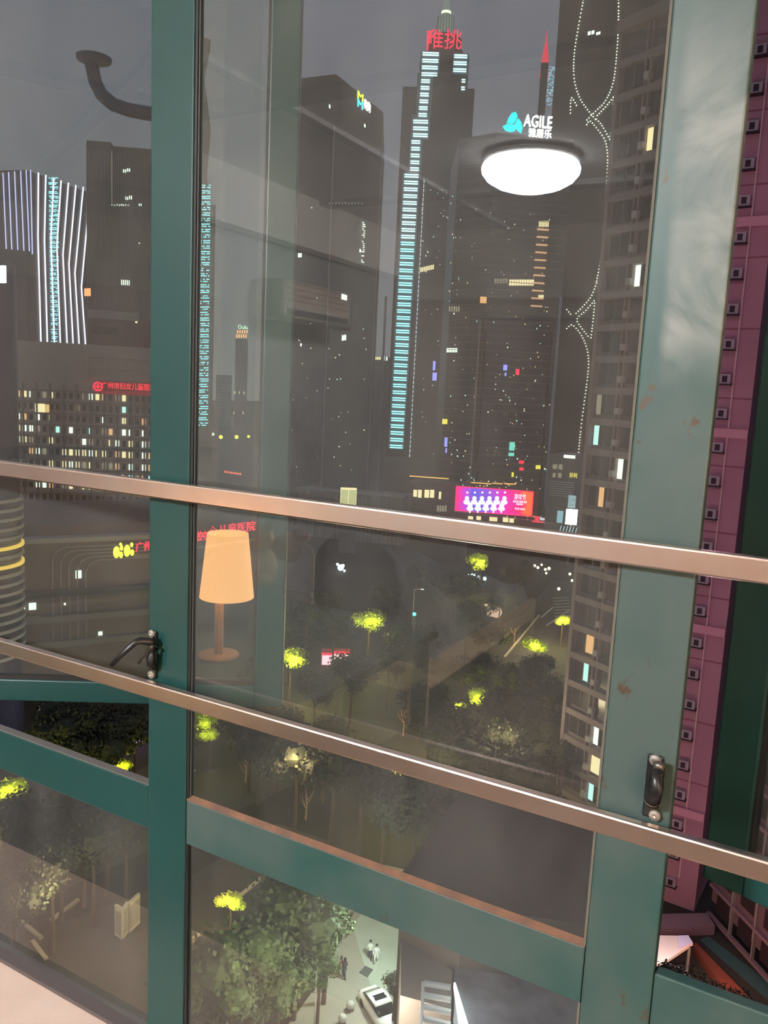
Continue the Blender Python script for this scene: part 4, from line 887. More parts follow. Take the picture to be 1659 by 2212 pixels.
# ---- roads, plaza and roofs below
asph = mat('night_asphalt', (.085, .075, .06), .85, noise=(.065, .058, .048), nscale=.3)
def gslab(name, pts, m, h=.04, kind='structure'):
    P = [gq(a, b) for a, b in pts]; o = MB().prism([(p.x, p.y) for p in P][::-1], CG, CG+h).build(name, m); o['kind'] = kind; return o
gslab('road_surface', [(-60, 1870), (-60, 1790), (230, 1690), (700, 1500), (1130, 1330), (1190, 1255), (1240, 1255), (1235, 1340), (1160, 1420), (760, 1640), (340, 1830), (60, 1960)], asph)
gslab('road_surface', [(-60, 2100), (120, 2000), (420, 1890), (600, 1780), (720, 1820), (640, 1960), (420, 2120), (330, 2260), (-60, 2300)], asph, .05)
gslab('pavement', [(560, 2300), (700, 2110), (770, 1960), (830, 1870), (960, 1900), (940, 2260), (860, 2330)], pv, .10)
gslab('plaza', [(760, 2000), (820, 1930), (900, 1950), (890, 2160), (800, 2130)], mat('pale_green_plaza', (.48, .51, .44), .8, noise=(.40, .43, .37), nscale=.25), .12)
kerbm = mat('pale_kerb', (.62, .52, .36), .8)
def kerb(a, b, w_=.35, h=.2, lab=None, m=kerbm, nm='kerb'):
    A_, B_ = gq(*a), gq(*b); MK, WK = frame(A_, B_); o = MB().box(0, WK, -w_/2, w_/2, CG, CG+h, MK).build(nm, m); o['kind'] = 'structure'; return o
for a, b in (((470, 2200), (545, 2115)), ((550, 2212), (690, 2065)), ((395, 2050), (430, 2020)), ((515, 1940), (570, 1895)), ((0, 1885), (220, 1760)), ((330, 1710), (420, 1665)), ((20, 1970), (90, 2030)), ((70, 2035), (100, 2075)), ((110, 1990), (170, 1945)), ((950, 1870), (1010, 1690)), ((1090, 1420), (1165, 1330)), ((755, 1975), (768, 1955))): kerb(a, b)
for k in range(9): kerb((1195+k*.5, 1293+k*6.5), (1230, 1291+k*6.5), .5, .07, m=mat('road_paint', (.55, .52, .45), .8), nm='crossing_stripe')
kerb((1168, 1335), (1195, 1312), .4, .07, m=mat('road_paint'), nm='road_line'); kerb((1180, 1352), (1230, 1318), .4, .07, m=mat('road_paint'), nm='road_line')
# flat tan roof, glass roof, stairs
tz = CG + 9
tcol = mat('tan_roof', (.34, .28, .25), .85, noise=(.28, .23, .20), nscale=.2)
q = atZ(920, 2100, tz)
TR = thing('tan_flat_roof', 'tan flat-roofed annex with a pale parapet beside the plaza', 'building', Vector((q.x, q.y, CG)))
slab('wall', [(868, 1900), (984, 1900), (975, 2180), (865, 2150)], CG, tz, tcol, TR)
GRf = thing('stained_roof', 'stained grey glass roof behind the tan annex, lower centre', 'roof', Vector((*atZ(1100, 2150, tz)[:2], CG)))
slab('roof_panel', [(986, 1800), (1262, 1800), (1250, 2300), (980, 2300)], CG, tz+.5, mat('stained_grey_roof', (.30, .30, .33), .7, noise=(.14, .135, .15), nscale=.35), GRf)
wq = [atZ(a, b, tz+1.0) for a, b in ((980, 2122), (984, 2122), (1014, 2220), (994, 2220))]
LW = thing('light_wedge', 'bright white wedge-shaped light strip along the grey roof edge', 'light', wq[0])
MB().prism([(p.x, p.y) for p in wq][::-1], tz+.6, tz+1.0).build('light_panel', glow('wedge_white', (.9, 1, .97), 2.2), LW)
AW = thing('striped_awning', 'small awning of white bars between the tan annex and the light wedge', 'awning', atZ(930, 2160, tz+.1))
for k in range(5):
    a, b = atZ(916-k, 2120+k*25, tz+.3), atZ(974, 2129+k*27, tz+.3); MK, WK = frame(a, b); MB().box(0, WK, -.12, .12, tz+.02, tz+.3, MK).build('bar', mat('white_bar', (.8, .78, .74), .6), AW)
a, b = atZ(914, 2120, tz+.3), atZ(910, 2235, tz+.3); MK, WK = frame(a, b); MB().box(0, WK, -.1, .1, tz+.02, tz+.3, MK).build('side_bar', mat('white_bar'), AW)
# dark roof seen through the middle glass
dz_ = CG + 14
q = atZ(1100, 1700, dz_)
DR = thing('dark_flat_roof', 'large dark flat roof with a pale left edge below the apartment tower', 'building', Vector((q.x, q.y, CG)))
slab('roof_slab', [(868, 1885), (1002, 1702), (1130, 1700), (1320, 1760), (1300, 2000), (1000, 1960)], CG, dz_, mat('dark_roof', (.055, .045, .038), .85, noise=(.045, .036, .03), nscale=.3), DR)
# ---- white car, bollards, people
cc = gq(822, 2180, CG+.6)
CAR = thing('white_car', 'white saloon car with dark glass roof parked on the plaza', 'car', Vector((cc.x, cc.y, CG)))
a, b = gq(800, 2150, CG), gq(850, 2225, CG); ang = math.atan2(b.y-a.y, b.x-a.x)
MC = Matrix.Translation((cc.x, cc.y, CG+.12)) @ Matrix.Rotation(ang, 4, 'Z')
def loft(secs, M_):
    s = MB(); n_ = len(secs[0])
    for sec in secs: s.v += [M_ @ Vector(p) for p in sec]
    for i in range(len(secs)-1):
        for k in range(n_): k2 = (k+1) % n_; s.f.append((i*n_+k, i*n_+k2, (i+1)*n_+k2, (i+1)*n_+k))
    s.f.append(tuple(range(n_-1, -1, -1))); s.f.append(tuple((len(secs)-1)*n_+k for k in range(n_))); return s
def csec(x, w_, zb, zt_, sh_=.78): return [(x, -w_, zb), (x, -w_*1.02, (zb+zt_)/2), (x, -w_*sh_, zt_), (x, w_*sh_, zt_), (x, w_*1.02, (zb+zt_)/2), (x, w_, zb)]
carw = mat('white_car_paint', (.82, .80, .82), .3)
loft([csec(-2.35, .70, .18, .62), csec(-2.2, .86, .12, .78), csec(-1.5, .92, .10, .86), csec(-.4, .93, .10, .88), csec(.9, .93, .10, .87), csec(1.8, .90, .10, .80), csec(2.25, .82, .14, .66), csec(2.38, .66, .2, .52)], MC).build('body', carw, CAR, True)
loft([csec(-1.75, .70, .80, .90, .9), csec(-1.15, .74, .80, 1.28, .82), csec(-.3, .75, .80, 1.38, .80), csec(.4, .75, .80, 1.34, .80), csec(1.1, .72, .80, .92, .9)], MC).build('cabin_glass', mat('dark_car_glass', (.02, .02, .025), .15), CAR, True)
loft([csec(-1.2, .74, 1.20, 1.27), csec(-.3, .78, 1.34, 1.42), csec(.5, .74, 1.27, 1.33)], MC).build('roof', carw, CAR, True)
loft([csec(-.50, .50, 1.39, 1.425), csec(.05, .50, 1.39, 1.425)], MC).build('sunroof', mat('dark_car_glass'), CAR)
for x in (-1.45, 1.45):
    for s_ in (-1, 1):
        wv = MB(); wv.tube([MC @ Vector((x, s_*.72, .22)), MC @ Vector((x, s_*.94, .22))], .33, 16).build('wheel', mat('black_tyre', (.015, .015, .015), .7), CAR, True)
for s_ in (-1, 1): MB().box(-2.36, -2.2, s_*.62-.14, s_*.62+.14, .48, .60, MC).build('tail_light', mat('red_lens', (.4, .03, .03), .3), CAR); MB().box(2.2, 2.34, s_*.6-.16, s_*.6+.16, .45, .57, MC).build('headlight', mat('clear_lens', (.7, .75, .8), .2), CAR)
bolm = mat('stone_bollard', (.60, .58, .55), .7)
bpos = [(757, 2172, 'beside the car bonnet, leftmost of the balls'), (740, 2200, 'lowest of the balls left of the car'), (786, 2148, 'just above the car roof'), (820, 2142, 'above the car near the shrub, left of a pair'), (829, 2140, 'above the car near the shrub, right of a pair')]
for px, py, wh_ in bpos:
    q = gq(px, py, CG+.5); o = thing('stone_ball', 'round stone ball bollard ' + wh_, 'bollard', Vector((q.x, q.y, CG+.1)), 'stone ball bollards')
    MB().ball(Vector((q.x, q.y, CG+.53)), .33, 14).build('ball', bolm, o, True); MB().lathe([(.3, CG+.1), (.3, CG+.25)], (q.x, q.y, 0), 12).build('base', conc, o)
def person(px, py, shirt, trousers, face, stride, label):
    q = gq(px, py, CG+.12); root = thing('person', label, 'person', Vector((q.x, q.y, CG+.12)), 'people walking over the plaza')
    Mz = Matrix.Translation((q.x, q.y, CG+.12)) @ Matrix.Rotation(face, 4, 'Z')
    J = {'pel': (0, 0, .92), 'che': (0, .02, 1.25), 'nec': (0, .02, 1.46), 'hd': (0, .03, 1.56), 'hd2': (0, .04, 1.66), 'sl': (-.18, .02, 1.40), 'sr': (.18, .02, 1.40), 'el': (-.24, -.04*stride, 1.12), 'er': (.24, .04*stride, 1.12),
         'hl': (-.24, .12*stride, .88), 'hr': (.24, -.12*stride, .88), 'pl': (-.09, 0, .86), 'pr': (.09, 0, .86), 'kl': (-.10, .16*stride, .48), 'kr': (.10, -.08*stride, .48), 'al': (-.10, .20*stride, .07), 'ar': (.10, -.30*stride, .10), 'tl': (-.10, .34*stride, .03), 'tr': (.10, -.16*stride, .03)}
    rads = {'pel': .15, 'che': .16, 'nec': .055, 'hd': .085, 'hd2': .10, 'sl': .07, 'sr': .07, 'el': .045, 'er': .045, 'hl': .04, 'hr': .04, 'pl': .09, 'pr': .09, 'kl': .065, 'kr': .065, 'al': .05, 'ar': .05, 'tl': .04, 'tr': .04}
    E_ = [('pel', 'che'), ('che', 'nec'), ('nec', 'hd'), ('hd', 'hd2'), ('che', 'sl'), ('che', 'sr'), ('sl', 'el'), ('el', 'hl'), ('sr', 'er'), ('er', 'hr'), ('pel', 'pl'), ('pel', 'pr'), ('pl', 'kl'), ('kl', 'al'), ('al', 'tl'), ('pr', 'kr'), ('kr', 'ar'), ('ar', 'tr')]
    ks = list(J); me = bpy.data.meshes.new('body'); me.from_pydata([tuple(Mz @ Vector(J[k]) - ORG[root.name]) for k in ks], [(ks.index(a), ks.index(b)) for a, b in E_], []); 
    o = bpy.data.objects.new('body', me); COL.objects.link(o); o.parent = root; me.materials.append(shirt)
    sk = o.modifiers.new('s', 'SKIN'); 
    for i, k in enumerate(ks): me.skin_vertices[0].data[i].radius = (rads[k], rads[k]*.8)
    me.skin_vertices[0].data[0].use_root = True
    o.modifiers.new('ss', 'SUBSURF').levels = 1
    hm_ = MB().ball((0, 0, 0), .115, 10, (1, 1.1, 1.1)); hm_.v = [Mz @ (v + Vector((0, .0, 1.70))) for v in hm_.v]; hm_.build('hair', mat('black_hair', (.02, .015, .012), .6), root, True)
    lg = MB(); 
    for a_, b_, c_ in (('pl', 'kl', 'al'), ('pr', 'kr', 'ar')): lg.tube([Mz @ Vector(J[a_]), Mz @ Vector(J[b_]), Mz @ Vector(J[c_])], [.105, .08, .066], 8)
    lg.build('trousers', trousers, root, True)
sw = mat('white_shirt', (.8, .8, .78), .8); sd = mat('dark_shirt', (.06, .04, .05), .8); tj = mat('dark_trousers', (.05, .06, .08), .8); sk_ = mat('red_brown_shirt', (.25, .12, .11), .8)
person(799, 2072, sw, tj, .5, 1, 'person in a pale top walking over the plaza, left of the upper pair')
person(812, 2081, sw, mat('white_shirt'), .4, -1, 'person in pale clothes walking over the plaza, right of the upper pair')
person(736, 2108, sk_, tj, 1.2, 1, 'person in dark red clothes walking close to another, left one')
person(744, 2112, sd, tj, 1.2, -1, 'person in dark clothes walking close to another, right one')
mh = slab('manhole_cover', [(776, 2100), (789, 2086), (806, 2094), (794, 2110)], CG+.1, CG+.16, mat('dark_iron', (.10, .10, .10), .7), None, CG+.16); tag(mh, 'dark square grating in the bright plaza under the walking pair', 'grating')
# poles
def lamp_post(px, pyb, pyt, m, label, arm=None, base=CG, glowc=None, r=.09):
    q = gq(px, pyb); d_ = ray(px-(pyt-pyb)*.02 if 0 else px, pyt); zt1 = math.hypot(q.x, q.y) / math.hypot(d_.x, d_.y) * d_.z
    t = thing('lamp_post', label, 'lamp post', q); MB().tube([q, Vector((q.x, q.y, zt1))], [r, r*.6], 8).build('pole', m, t, True)
    if arm:
        e = Vector((q.x, q.y, zt1)) + Vector((RIGHT.x, RIGHT.y, 0)).normalized()*arm; MB().tube([Vector((q.x, q.y, zt1)), e+Vector((0, 0, .2))], r*.6, 6).build('arm', m, t)
        MB().ball(e+Vector((0, 0, .1)), .28, 8, (1.6, 1, .4)).build('lamp_head', glowc or W_['white'], t, True)
    return t
pole = mat('pale_pole', (.65, .60, .55), .5)
lamp_post(677, 2270, 2095, pole, 'thin pale pole standing on the pavement left of the car', r=.07)
lamp_post(891, 1352, 1273, pole, 'street lamp with one short arm near the green traffic light', arm=1.6, r=.11)
tl = gq(894, 1372); TLt = thing('traffic_light', 'traffic light showing green at the dark crossing', 'traffic light', tl)
MB().tube([tl, tl+Vector((0, 0, 4))], .1, 6).build('pole', conc, TLt); MB().box(tl.x-.3, tl.x+.3, tl.y-.2, tl.y+.2, tl.z+4, tl.z+5.2).build('housing', mat('black_frame'), TLt); MB().ball(tl+Vector((0, -.3, 4.4)), .38, 10).build('green_lens', glow('traffic_green', (.1, 1, .8), 3), TLt, True)
# bus with lit signs
q = gq(728, 1436)
MBs = Matrix.Translation((q.x, q.y, CG)) @ Matrix.Rotation(math.radians(35), 4, 'Z')
BU = thing('red_kiosk', 'glowing red and white street kiosk among the dark trees', 'kiosk', Vector((q.x, q.y, CG)))
MB().box(-2.8, 2.2, -.8, .8, 0, 2.7, MBs).build('kiosk_body', mat('dark_red', (.3, .03, .04), .6), BU)
MB().box(-.6, 2.1, -.95, -.8, .6, 2.3, MBs).build('lit_panel', glow('kiosk_pink', (1, .55, .5), 2), BU)
MB().box(-2.7, -.8, -.95, -.8, .3, 2.0, MBs).build('lit_panel', glow('kiosk_white', (1, .5, .6), 1.6), BU)
MB().box(-.7, 2.2, -1.0, -.8, 2.35, 2.7, MBs).box(-2.8, -.7, -1.0, -.8, 2.05, 2.4, MBs).box(-.8, -.6, -1, -.8, .3, 2.4, MBs).build('red_edge', red, BU)
q = gq(700, 1432); PB = thing('blue_beacon', 'blue and white police-style beacon light left of the red kiosk', 'lamp', q)
MB().tube([q, q+Vector((0, 0, 1.6))], .07, 6).build('post', conc, PB); MB().ball(q+Vector((-.2, 0, 1.9)), .42, 8).build('blue_lamp', glow('beacon_blue', (.1, .2, 1), 3), PB, True); MB().ball(q+Vector((.3, 0, 1.2)), .38, 8).build('white_lamp', glow('beacon_white', (.9, .95, 1), 3), PB, True)
# standing display boards in the lower left pane
q = gq(270, 2028)
DBd = thing('display_boards', 'folded pair of pale upright notice boards in the lower left pane', 'notice boards', q)
def board(a, b, nm, top):
    A_, B_ = gq(*a), gq(*b); MK, WK = frame(A_, B_); zt1 = CG + 3.1; MB().box(0, WK, -.12, .12, CG+.25, zt1, MK).build(nm, mat('pale_board', (.66, .60, .48), .7), DBd)
    MB().box(.1, WK-.1, -.16, -.12, CG+.6, zt1-.4, MK).build('poster', mat('faded_poster', (.45, .40, .34), .7), DBd)
    MB().box(0, .12, -.1, .1, CG, CG+.3, MK).box(WK-.12, WK, -.1, .1, CG, CG+.3, MK).build('foot', conc, DBd)
board((250, 2024), (265, 2034), 'board', 0); board((266, 2032), (275, 2018), 'board', 0); board((278, 2020), (300, 1998), 'board', 0)

# ---- trees
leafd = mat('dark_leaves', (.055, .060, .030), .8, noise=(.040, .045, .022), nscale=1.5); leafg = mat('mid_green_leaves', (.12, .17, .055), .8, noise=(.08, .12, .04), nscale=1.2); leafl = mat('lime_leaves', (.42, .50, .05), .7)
bark = mat('bark', (.12, .08, .05), .9)
CRN = {}
def crown_mesh(kind, m, seed):
    key = (kind, seed)
    if key in CRN: return CRN[key]
    rr = random.Random(seed); s = MB(); blobs = [(Vector((rr.uniform(-.5, .5), rr.uniform(-.5, .5), rr.uniform(-.3, .4))), rr.uniform(.35, .6)) for _ in range(7)]
    for c_, r_ in blobs: s.ball(c_, r_*.72, 8, (1, 1, .8))
    for i in range(1600):
        c_, r_ = rr.choice(blobs); d_ = Vector((rr.gauss(0, 1), rr.gauss(0, 1), rr.gauss(0, .8))).normalized(); p = c_ + d_*r_*rr.uniform(.75, 1.08)
        a_ = Vector((rr.gauss(0, 1), rr.gauss(0, 1), rr.gauss(0, 1))).normalized()*.055; b_ = a_.cross(d_ + Vector((.1, .2, .3))).normalized()*.042; k = len(s.v)
        s.v += [p-a_, p+b_, p+a_, p-b_]; s.f.append((k, k+1, k+2, k+3))
    me = bpy.data.meshes.new('crown'); me.from_pydata([tuple(v) for v in s.v], [], s.f); me.materials.append(m); CRN[key] = me; return me
tks = MB().tube([Vector((0, 0, 0)), Vector((.03, .02, .5)), Vector((0, 0, 1))], [.09, .06, .04], 7)
TRM = bpy.data.meshes.new('trunk'); TRM.from_pydata([tuple(v) for v in tks.v], [], tks.f); TRM.materials.append(bark)
def tree(px, py, r_, label, kind='d', group=None, h=None, lamp=None, sq=1.):
    h = h or r_*1.5 + 2.2; q = atZ(px, py, CG+h)
    t = thing('tree', label, 'tree', Vector((q.x, q.y, CG)), group)
    me = crown_mesh(kind, {'d': leafd, 'g': leafg, 'l': leafl}[kind], R.randrange(3))
    c_ = bpy.data.objects.new('crown', me); COL.objects.link(c_); c_.parent = t; c_.location = (0, 0, h); c_.scale = (r_, r_, r_*sq); c_.rotation_euler = (0, 0, R.uniform(0, 6.28))
    k = bpy.data.objects.new('trunk', TRM); COL.objects.link(k); k.parent = t; k.scale = (r_*.6+.6, r_*.6+.6, h)
    if lamp:
        ld = bpy.data.lights.new('tree_uplight', 'POINT'); ld.energy = lamp[0]; ld.color = lamp[1]; ld.shadow_soft_size = .25; lo = bpy.data.objects.new('tree_uplight', ld); COL.objects.link(lo)
        v_ = -Vector((q.x, q.y, 0)).normalized(); lo.location = Vector((q.x, q.y, CG+h)) + v_*(r_*1.25) + Vector((0, 0, .3+r_*.25))
    return t
yl_ = (1, .95, .12)
def near(px, py): return math.hypot(*atZ(px, py, CG+6)[:2])
lits = [(1040, 1217, 3.6, 'lime-lit tree glowing over a white lamp under the upper rail', 2600), (797, 1345, 3.4, 'yellow-lit tree in the middle of the dark park', 2200), (627, 1425, 3.0, 'bright lime tree left of the red kiosk', 2400), (1158, 1398, 2.4, 'yellow-lit tree by the road near the apartment tower', 2200),
        (1215, 1343, 1.8, 'small yellow-lit tree under the crossing stripes', 1500), (1032, 1508, 2.0, 'yellow-lit bush, larger of two above the lower rail', 700), (990, 1526, 1.1, 'yellow-lit bush, smaller of two above the lower rail', 350), (445, 1555, 2.6, 'dull green tree just under the lower rail beside the mullion', 250),
        (858, 1672, 2.3, 'lime-lit tree partly behind the lower rail', 1300), (22, 1705, 2.0, 'yellow-lit tree at the left edge below the green rail', 1000), (40, 1752, 1.6, 'dim yellow-green tree under the bright one at the left edge', 250), (498, 1948, 1.3, 'small lime-lit shrub tree in the lower middle pane', 520),
        (596, 1928, 1.5, 'pale green lit tree top under the green rail, lower middle pane', 160), (258, 1657, 1.3, 'small lime-lit shrub in the left gap', 420), (455, 1590, 1.6, 'dim green tree at the mullion under the lower rail', 60)]
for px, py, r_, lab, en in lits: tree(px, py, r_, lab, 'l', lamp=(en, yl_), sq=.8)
# green nearer trees in the lower middle pane
gl_ = [(640, 1985, 4.2, 'tall green street tree reaching the green rail, lower middle pane'), (560, 2060, 4.0, 'full green street tree in the centre of the lower middle pane'), (470, 2120, 3.8, 'green street tree nearest the mullion, lower middle pane'), (705, 2010, 2.8, 'green street tree closest to the bright plaza'), (600, 2130, 3.0, 'green street tree standing over the pale shrubs'), (420, 2170, 3.0, 'dim green tree at the very bottom beside the mullion'), (690, 2120-40, 2.0, 'small green tree at the kerb right of the others')]
for px, py, r_, lab in gl_: tree(px, py, r_, lab, 'g')
dark_groups = [
    ('dark leafy tree in the unlit park between the two rails', 'dark park trees', [(660, 1330), (720, 1370), (700, 1300), (860, 1380), (840, 1430), (940, 1380), (900, 1240), (960, 1270), (1010, 1330), (1080, 1300), (760, 1450), (680, 1490), (560, 1450), (620, 1380), (1120, 1240), (1000, 1260), (1060, 1370), (840, 1300), (930, 1440)]),
    ('dark tree in the broad unlit grove left of the apartment tower', 'dark grove trees', [(1000, 1450), (1060, 1450), (1110, 1470), (1170, 1450), (1090, 1530), (1150, 1540), (1190, 1500), (1010, 1570), (1070, 1600), (1130, 1610), (1180, 1580), (960, 1590), (930, 1530), (1010, 1640), (1080, 1660), (1150, 1680), (1210, 1640), (1230, 1560)]),
    ('dark tree in the row between the lower rail and the green mid rail', 'dark avenue trees', [(560, 1620), (640, 1640), (720, 1660), (780, 1700), (700, 1600), (830, 1740), (900, 1720), (920, 1790), (600, 1570), (540, 1560), (980, 1720)]),
    ('dark tree seen through the open gap under the left casement', 'dark trees in the left gap', [(200, 1565), (250, 1580), (150, 1590), (290, 1570), (230, 1620), (120, 1560), (180, 1620)]),
    ('dark tree in the lower left pane', 'dark trees in the lower left pane', [(60, 1830), (130, 1840), (200, 1830), (110, 1890), (30, 1900), (180, 1790), (60, 1780), (230, 1770), (270, 1800), (150, 1740), (20, 1960)])]
marks = [(1040, 1217, 'the lime-lit tree over the white lamp'), (797, 1345, 'the lone yellow-lit tree'), (627, 1425, 'the bright lime tree'), (728, 1430, 'the red kiosk'), (893, 1330, 'the street lamp by the green light'), (1158, 1398, 'the yellow-lit roadside tree'),
         (1032, 1508, 'the pair of yellow-lit bushes'), (1062, 1318, 'the peach-lit stones'), (1215, 1500, 'the apartment tower edge'), (445, 1570, 'the dull green trees'), (860, 1675, 'the lime tree behind the lower rail'), (700, 1590, 'the lower rail'), (1000, 1690, 'the dark flat roof'),
         (200, 1622, 'the round white garden lights'), (258, 1657, 'the small lime-lit shrub'), (310, 1596, 'the violet lights'), (22, 1705, 'the yellow-lit tree at the frame'), (270, 1998, 'the pale notice boards'), (60, 1990, 'the pale kerb corner'), (245, 1740, 'the green mid rail')]
seen_labels = set()
def place_label(px, py):
    for mx_, my_, nm in sorted(marks, key=lambda q_: (q_[0]-px)**2 + (q_[1]-py)**2):
        dx, dy = px-mx_, py-my_; dd = math.hypot(dx, dy)
        v_ = 'above' if dy < -.45*dd else 'below' if dy > .45*dd else ''; h_ = 'left' if dx < -.45*dd else 'right' if dx > .45*dd else ''
        for far_ in ('just ', 'further '):
            lb_ = 'dark leafy tree ' + far_ + (v_ + (' and ' if v_ and h_ else '') + (h_ + ' of ' if h_ else (' ' if v_ else ''))) + nm
            lb_ = ' '.join(lb_.split())
            if lb_ not in seen_labels and (far_ == 'further ' or dd < 90): seen_labels.add(lb_); return lb_
for lab, grp, lst in dark_groups:
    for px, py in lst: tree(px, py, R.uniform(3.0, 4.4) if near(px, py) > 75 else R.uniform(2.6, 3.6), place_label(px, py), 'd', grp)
for px, py, r_, lab in ((1470, 2150, 2.8, 'black tree top in the lower right gap under the lit canopy'), (1530, 2175, 2.4, 'black tree beside the red-brown wall in the lower right gap'), (1590, 2215, 2.4, 'black tree lowest in the lower right corner'), (852, 2125, 1.2, 'dark shrub against the tan annex corner')): tree(px, py, r_, lab, 'd')
tree(575, 2165, 1.6, 'pale silvery shrub on the kerb strip below the green trees', 'g', h=1.6)
# bare orange-lit branches
for i, (px, py) in enumerate(((870, 1590), (940, 1530), (905, 1560), (1110, 1390), (790, 1660), (740, 1700), (530, 1690), (660, 1770))):
    q = gq(px, py); t = thing('bare_tree', 'small bare pale-branched tree, ' + ('lowest trunk just above the dark roof', 'right beside the bed leg reflection', 'between the two others by the dark roof', 'left of the yellow-lit roadside tree', 'under the lower rail left of the lime tree', 'under the lower rail in the middle of the avenue', 'leftmost of all, near the green mid rail', 'lowest of all, by the green mid rail')[i], 'tree', q, 'bare pale saplings'); rr = random.Random(i)
    br = mat('pale_branch', (.55, .32, .18), .8)
    MB().tube([q, q+Vector((.1, 0, 1.6)), q+Vector((0, 0, 3))], [.12, .09, .05], 6).build('trunk', br, t)
    for k in range(5):
        z_ = rr.uniform(1.2, 2.8); a_ = rr.uniform(0, 6.28); MB().tube([q+Vector((0, 0, z_)), q+Vector((math.cos(a_)*.6, math.sin(a_)*.6, z_+.8)), q+Vector((math.cos(a_)*.9, math.sin(a_)*.9, z_+1.6))], [.06, .04, .02], 5).build('branch', br, t)
# scattered ground-level lamps
def lamps(lst, nm, lab, m, z=CG+1.2, k=.16):
    t = thing(nm, lab, 'lights', atZ(lst[0][0], lst[0][1], CG))
    for px, py, r_ in lst:
        q = atZ(px, py, z); MB().ball(q, r_*k*near(px, py)/110, 8).build('lamp_globe', m, t, True); MB().tube([Vector((q.x, q.y, CG)), q], .03, 5).build('stake', conc, t)
lamps([(168, 1612, 2.6), (176, 1616, 3), (163, 1623, 3.2), (175, 1622, 2.5), (184, 1632, 2.5), (190, 1614, 3.4), (200, 1640, 5), (213, 1650, 3), (244, 1640, 2.4)], 'garden_lights', 'cluster of round white garden lights under the dark trees in the left gap', glow('globe_white', (1, .98, .8), 3))
lamps([(297, 1601, 2), (303, 1597, 3), (316, 1592, 2)], 'violet_lights', 'few violet and white lights beside the mullion in the left gap', glow('globe_violet', (.6, .3, 1), 3))
lamps([(1148, 1499, 3), (1141, 1497, 2), (1192, 1495, 2.5), (1205, 1515, 2), (1108, 1517, 2), (1125, 1578, 3), (1150, 1565, 2), (1175, 1549, 1.5), (1145, 1617, 1.5), (1060, 1588, 1.5), (1080, 1620, 1.5), (1095, 1560, 1.2)], 'park_lights', 'small sparse lights in the grove left of the apartment tower', glow('globe_soft', (1, .85, .65), 1.6))
lamps([(688, 1930, 2.6), (690, 1986-0, 2.4), (677, 2005, 3), (684, 2020, 3.2), (566, 2080, 3), (574, 2078, 2), (613, 2082, 3), (596, 2126, 2), (718, 1992, 2), (635, 2088, 2), (560, 2160, 1.6)], 'street_glints', 'small white lights glinting through the green trees of the lower middle pane', glow('globe_white'))
lamps([(1016, 1247, 5), (1022, 1243, 3), (1035, 1248, 3), (1047, 1250, 2.5)], 'white_park_lamps', 'cold white lamps under the lime tree below the upper rail', glow('globe_cold', (.7, .9, 1), 4), k=.12)
lamps([(1155, 1222, 3), (1162, 1226, 3), (1170, 1220, 2.5), (1178, 1230, 3), (1186, 1228, 3.5), (1180, 1238, 2.5), (1231, 1240, 3), (1236, 1254, 3), (1207, 1272, 3.4)], 'traffic_lights_glow', 'cluster of headlight glints at the top of the road by the apartment tower', glow('globe_warm', (1, .9, .6), 2.2), k=.075)
lamps([(635, 1121, 6), (629, 1123, 4)], 'floodlight', 'white floodlight just below the upper rail beside the round red sign', glow('globe_flood', (.95, 1, 1), 4))
lamps([(736, 1226, 3.2), (741, 1222, 1.6), (729, 1219, 1.4), (744, 1233, 1.2)], 'hazy_floodlight', 'hazy cold white floodlight in the middle of the glass, between kiosk and upper rail', glow('globe_cold'))
lamps([(27, 1578, 3), (186, 1741, 4)], 'edge_lights', 'two single white lights, one in the left gap and one under the green rail', glow('globe_white'))
lamps([(1062, 1318, 7), (1072, 1322, 6), (1052, 1312, 4)], 'peach_rocks_glow', 'cluster of stones in the dark park, their peach light put in as glow', glow('peach', (.8, .5, .35), .9))  # stones emit by themselves in place of light falling on them
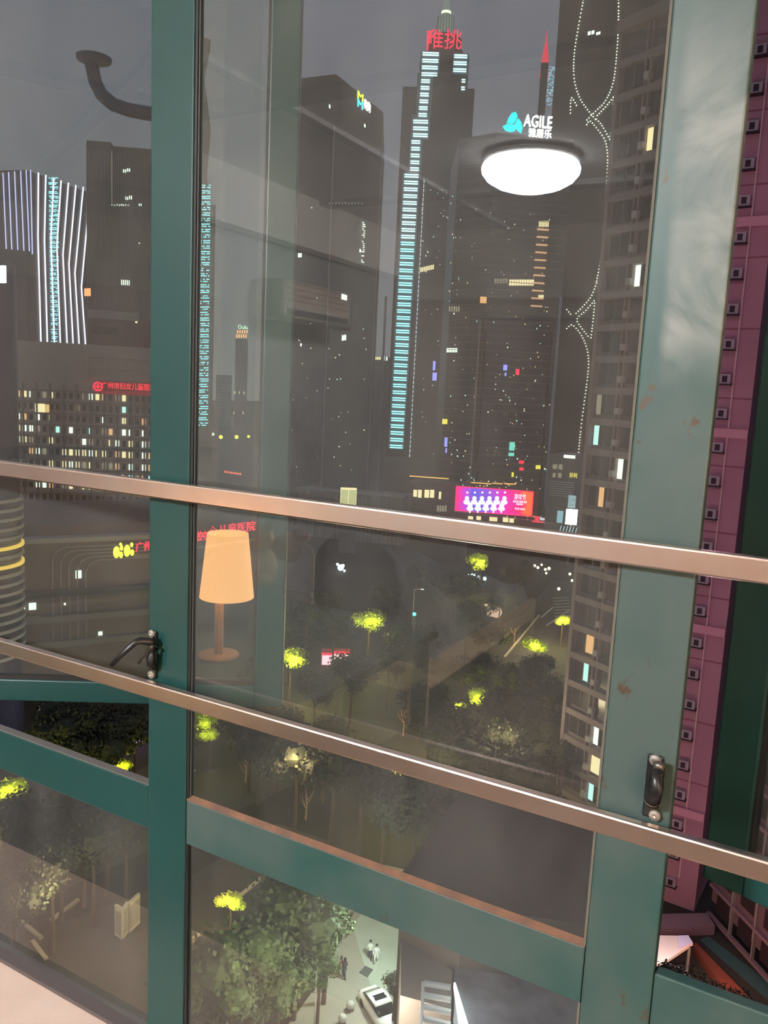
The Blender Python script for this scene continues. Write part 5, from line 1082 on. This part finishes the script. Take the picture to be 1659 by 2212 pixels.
# ---- lights of the place: plaza floodlight and street lamps
def pt(px, py, z, e, c_, s=.5):
    ld = bpy.data.lights.new('street_light', 'POINT'); ld.energy = e; ld.color = c_; ld.shadow_soft_size = s; lo = bpy.data.objects.new('street_light', ld); COL.objects.link(lo); lo.location = atZ(px, py, z); return lo
pt(850, 1960, CG+8, 3400, (.84, 1, .90)); pt(790, 2200, CG+9, 2600, (1, .85, .72)); pt(560, 2050, CG+13, 900, (1, .9, .7)); pt(1180, 1320, CG+8, 5000, (1, .75, .5)); pt(460, 1930, CG+6, 900, (1, .6, .3)); pt(130, 1920, CG+8, 1100, (1, .8, .5))
pt(1000, 2140, tz+4, 500, (.9, .95, 1)); pt(1460, 2030, CG+6.5, 900, (1, .8, .7)); pt(1560, 2100, CG+3, 260, (1, .35, .15)); pt(905, 1560, CG+5, 1500, (1, .62, .32)); pt(1100, 1560, CG+12, 1500, (1, .75, .45)); pt(640, 1640, CG+10, 1100, (1, .7, .4)); pt(130, 1575, CG+5, 1200, (1, .72, .72)); MPK = frame(plf, pr)
for z_ in (-38, -20, -2, 16):  # added fill lights in mid-air that brighten the pink tower
    ld = bpy.data.lights.new('facade_fill_light', 'POINT'); ld.energy = 620; ld.color = (1, .55, .75); ld.shadow_soft_size = .5; lo = bpy.data.objects.new('facade_fill_light', ld); COL.objects.link(lo); lo.location = MPK[0] @ Vector((MPK[1]-1, -13, z_))
# added curved tube standing in for a hook-shaped mark in the left pane
bp_ = [atY(a, b, 2.2) for a, b in ((196, 128), (200, 150), (206, 178), (220, 205), (245, 226), (280, 238), (330, 247), (420, 258))]
PP = thing('hook_mark_tube', 'added blue-grey tube standing in for a hook-shaped mark in the upper left pane', 'mark_tube', bp_[0])
pm = mat('blue_grey_tube', (.03, .055, .11), .6)
MB().tube(bp_, .024, 10).build('mark_tube', pm, PP, True)
c_ = atY(203, 125, 2.2); MB().lathe([(.0001, .012), (.035, .010), (.062, .002), (.06, -.010), (.03, -.02), (.0001, -.022)], c_, 20).build('mark_tube_end', pm, PP, True)
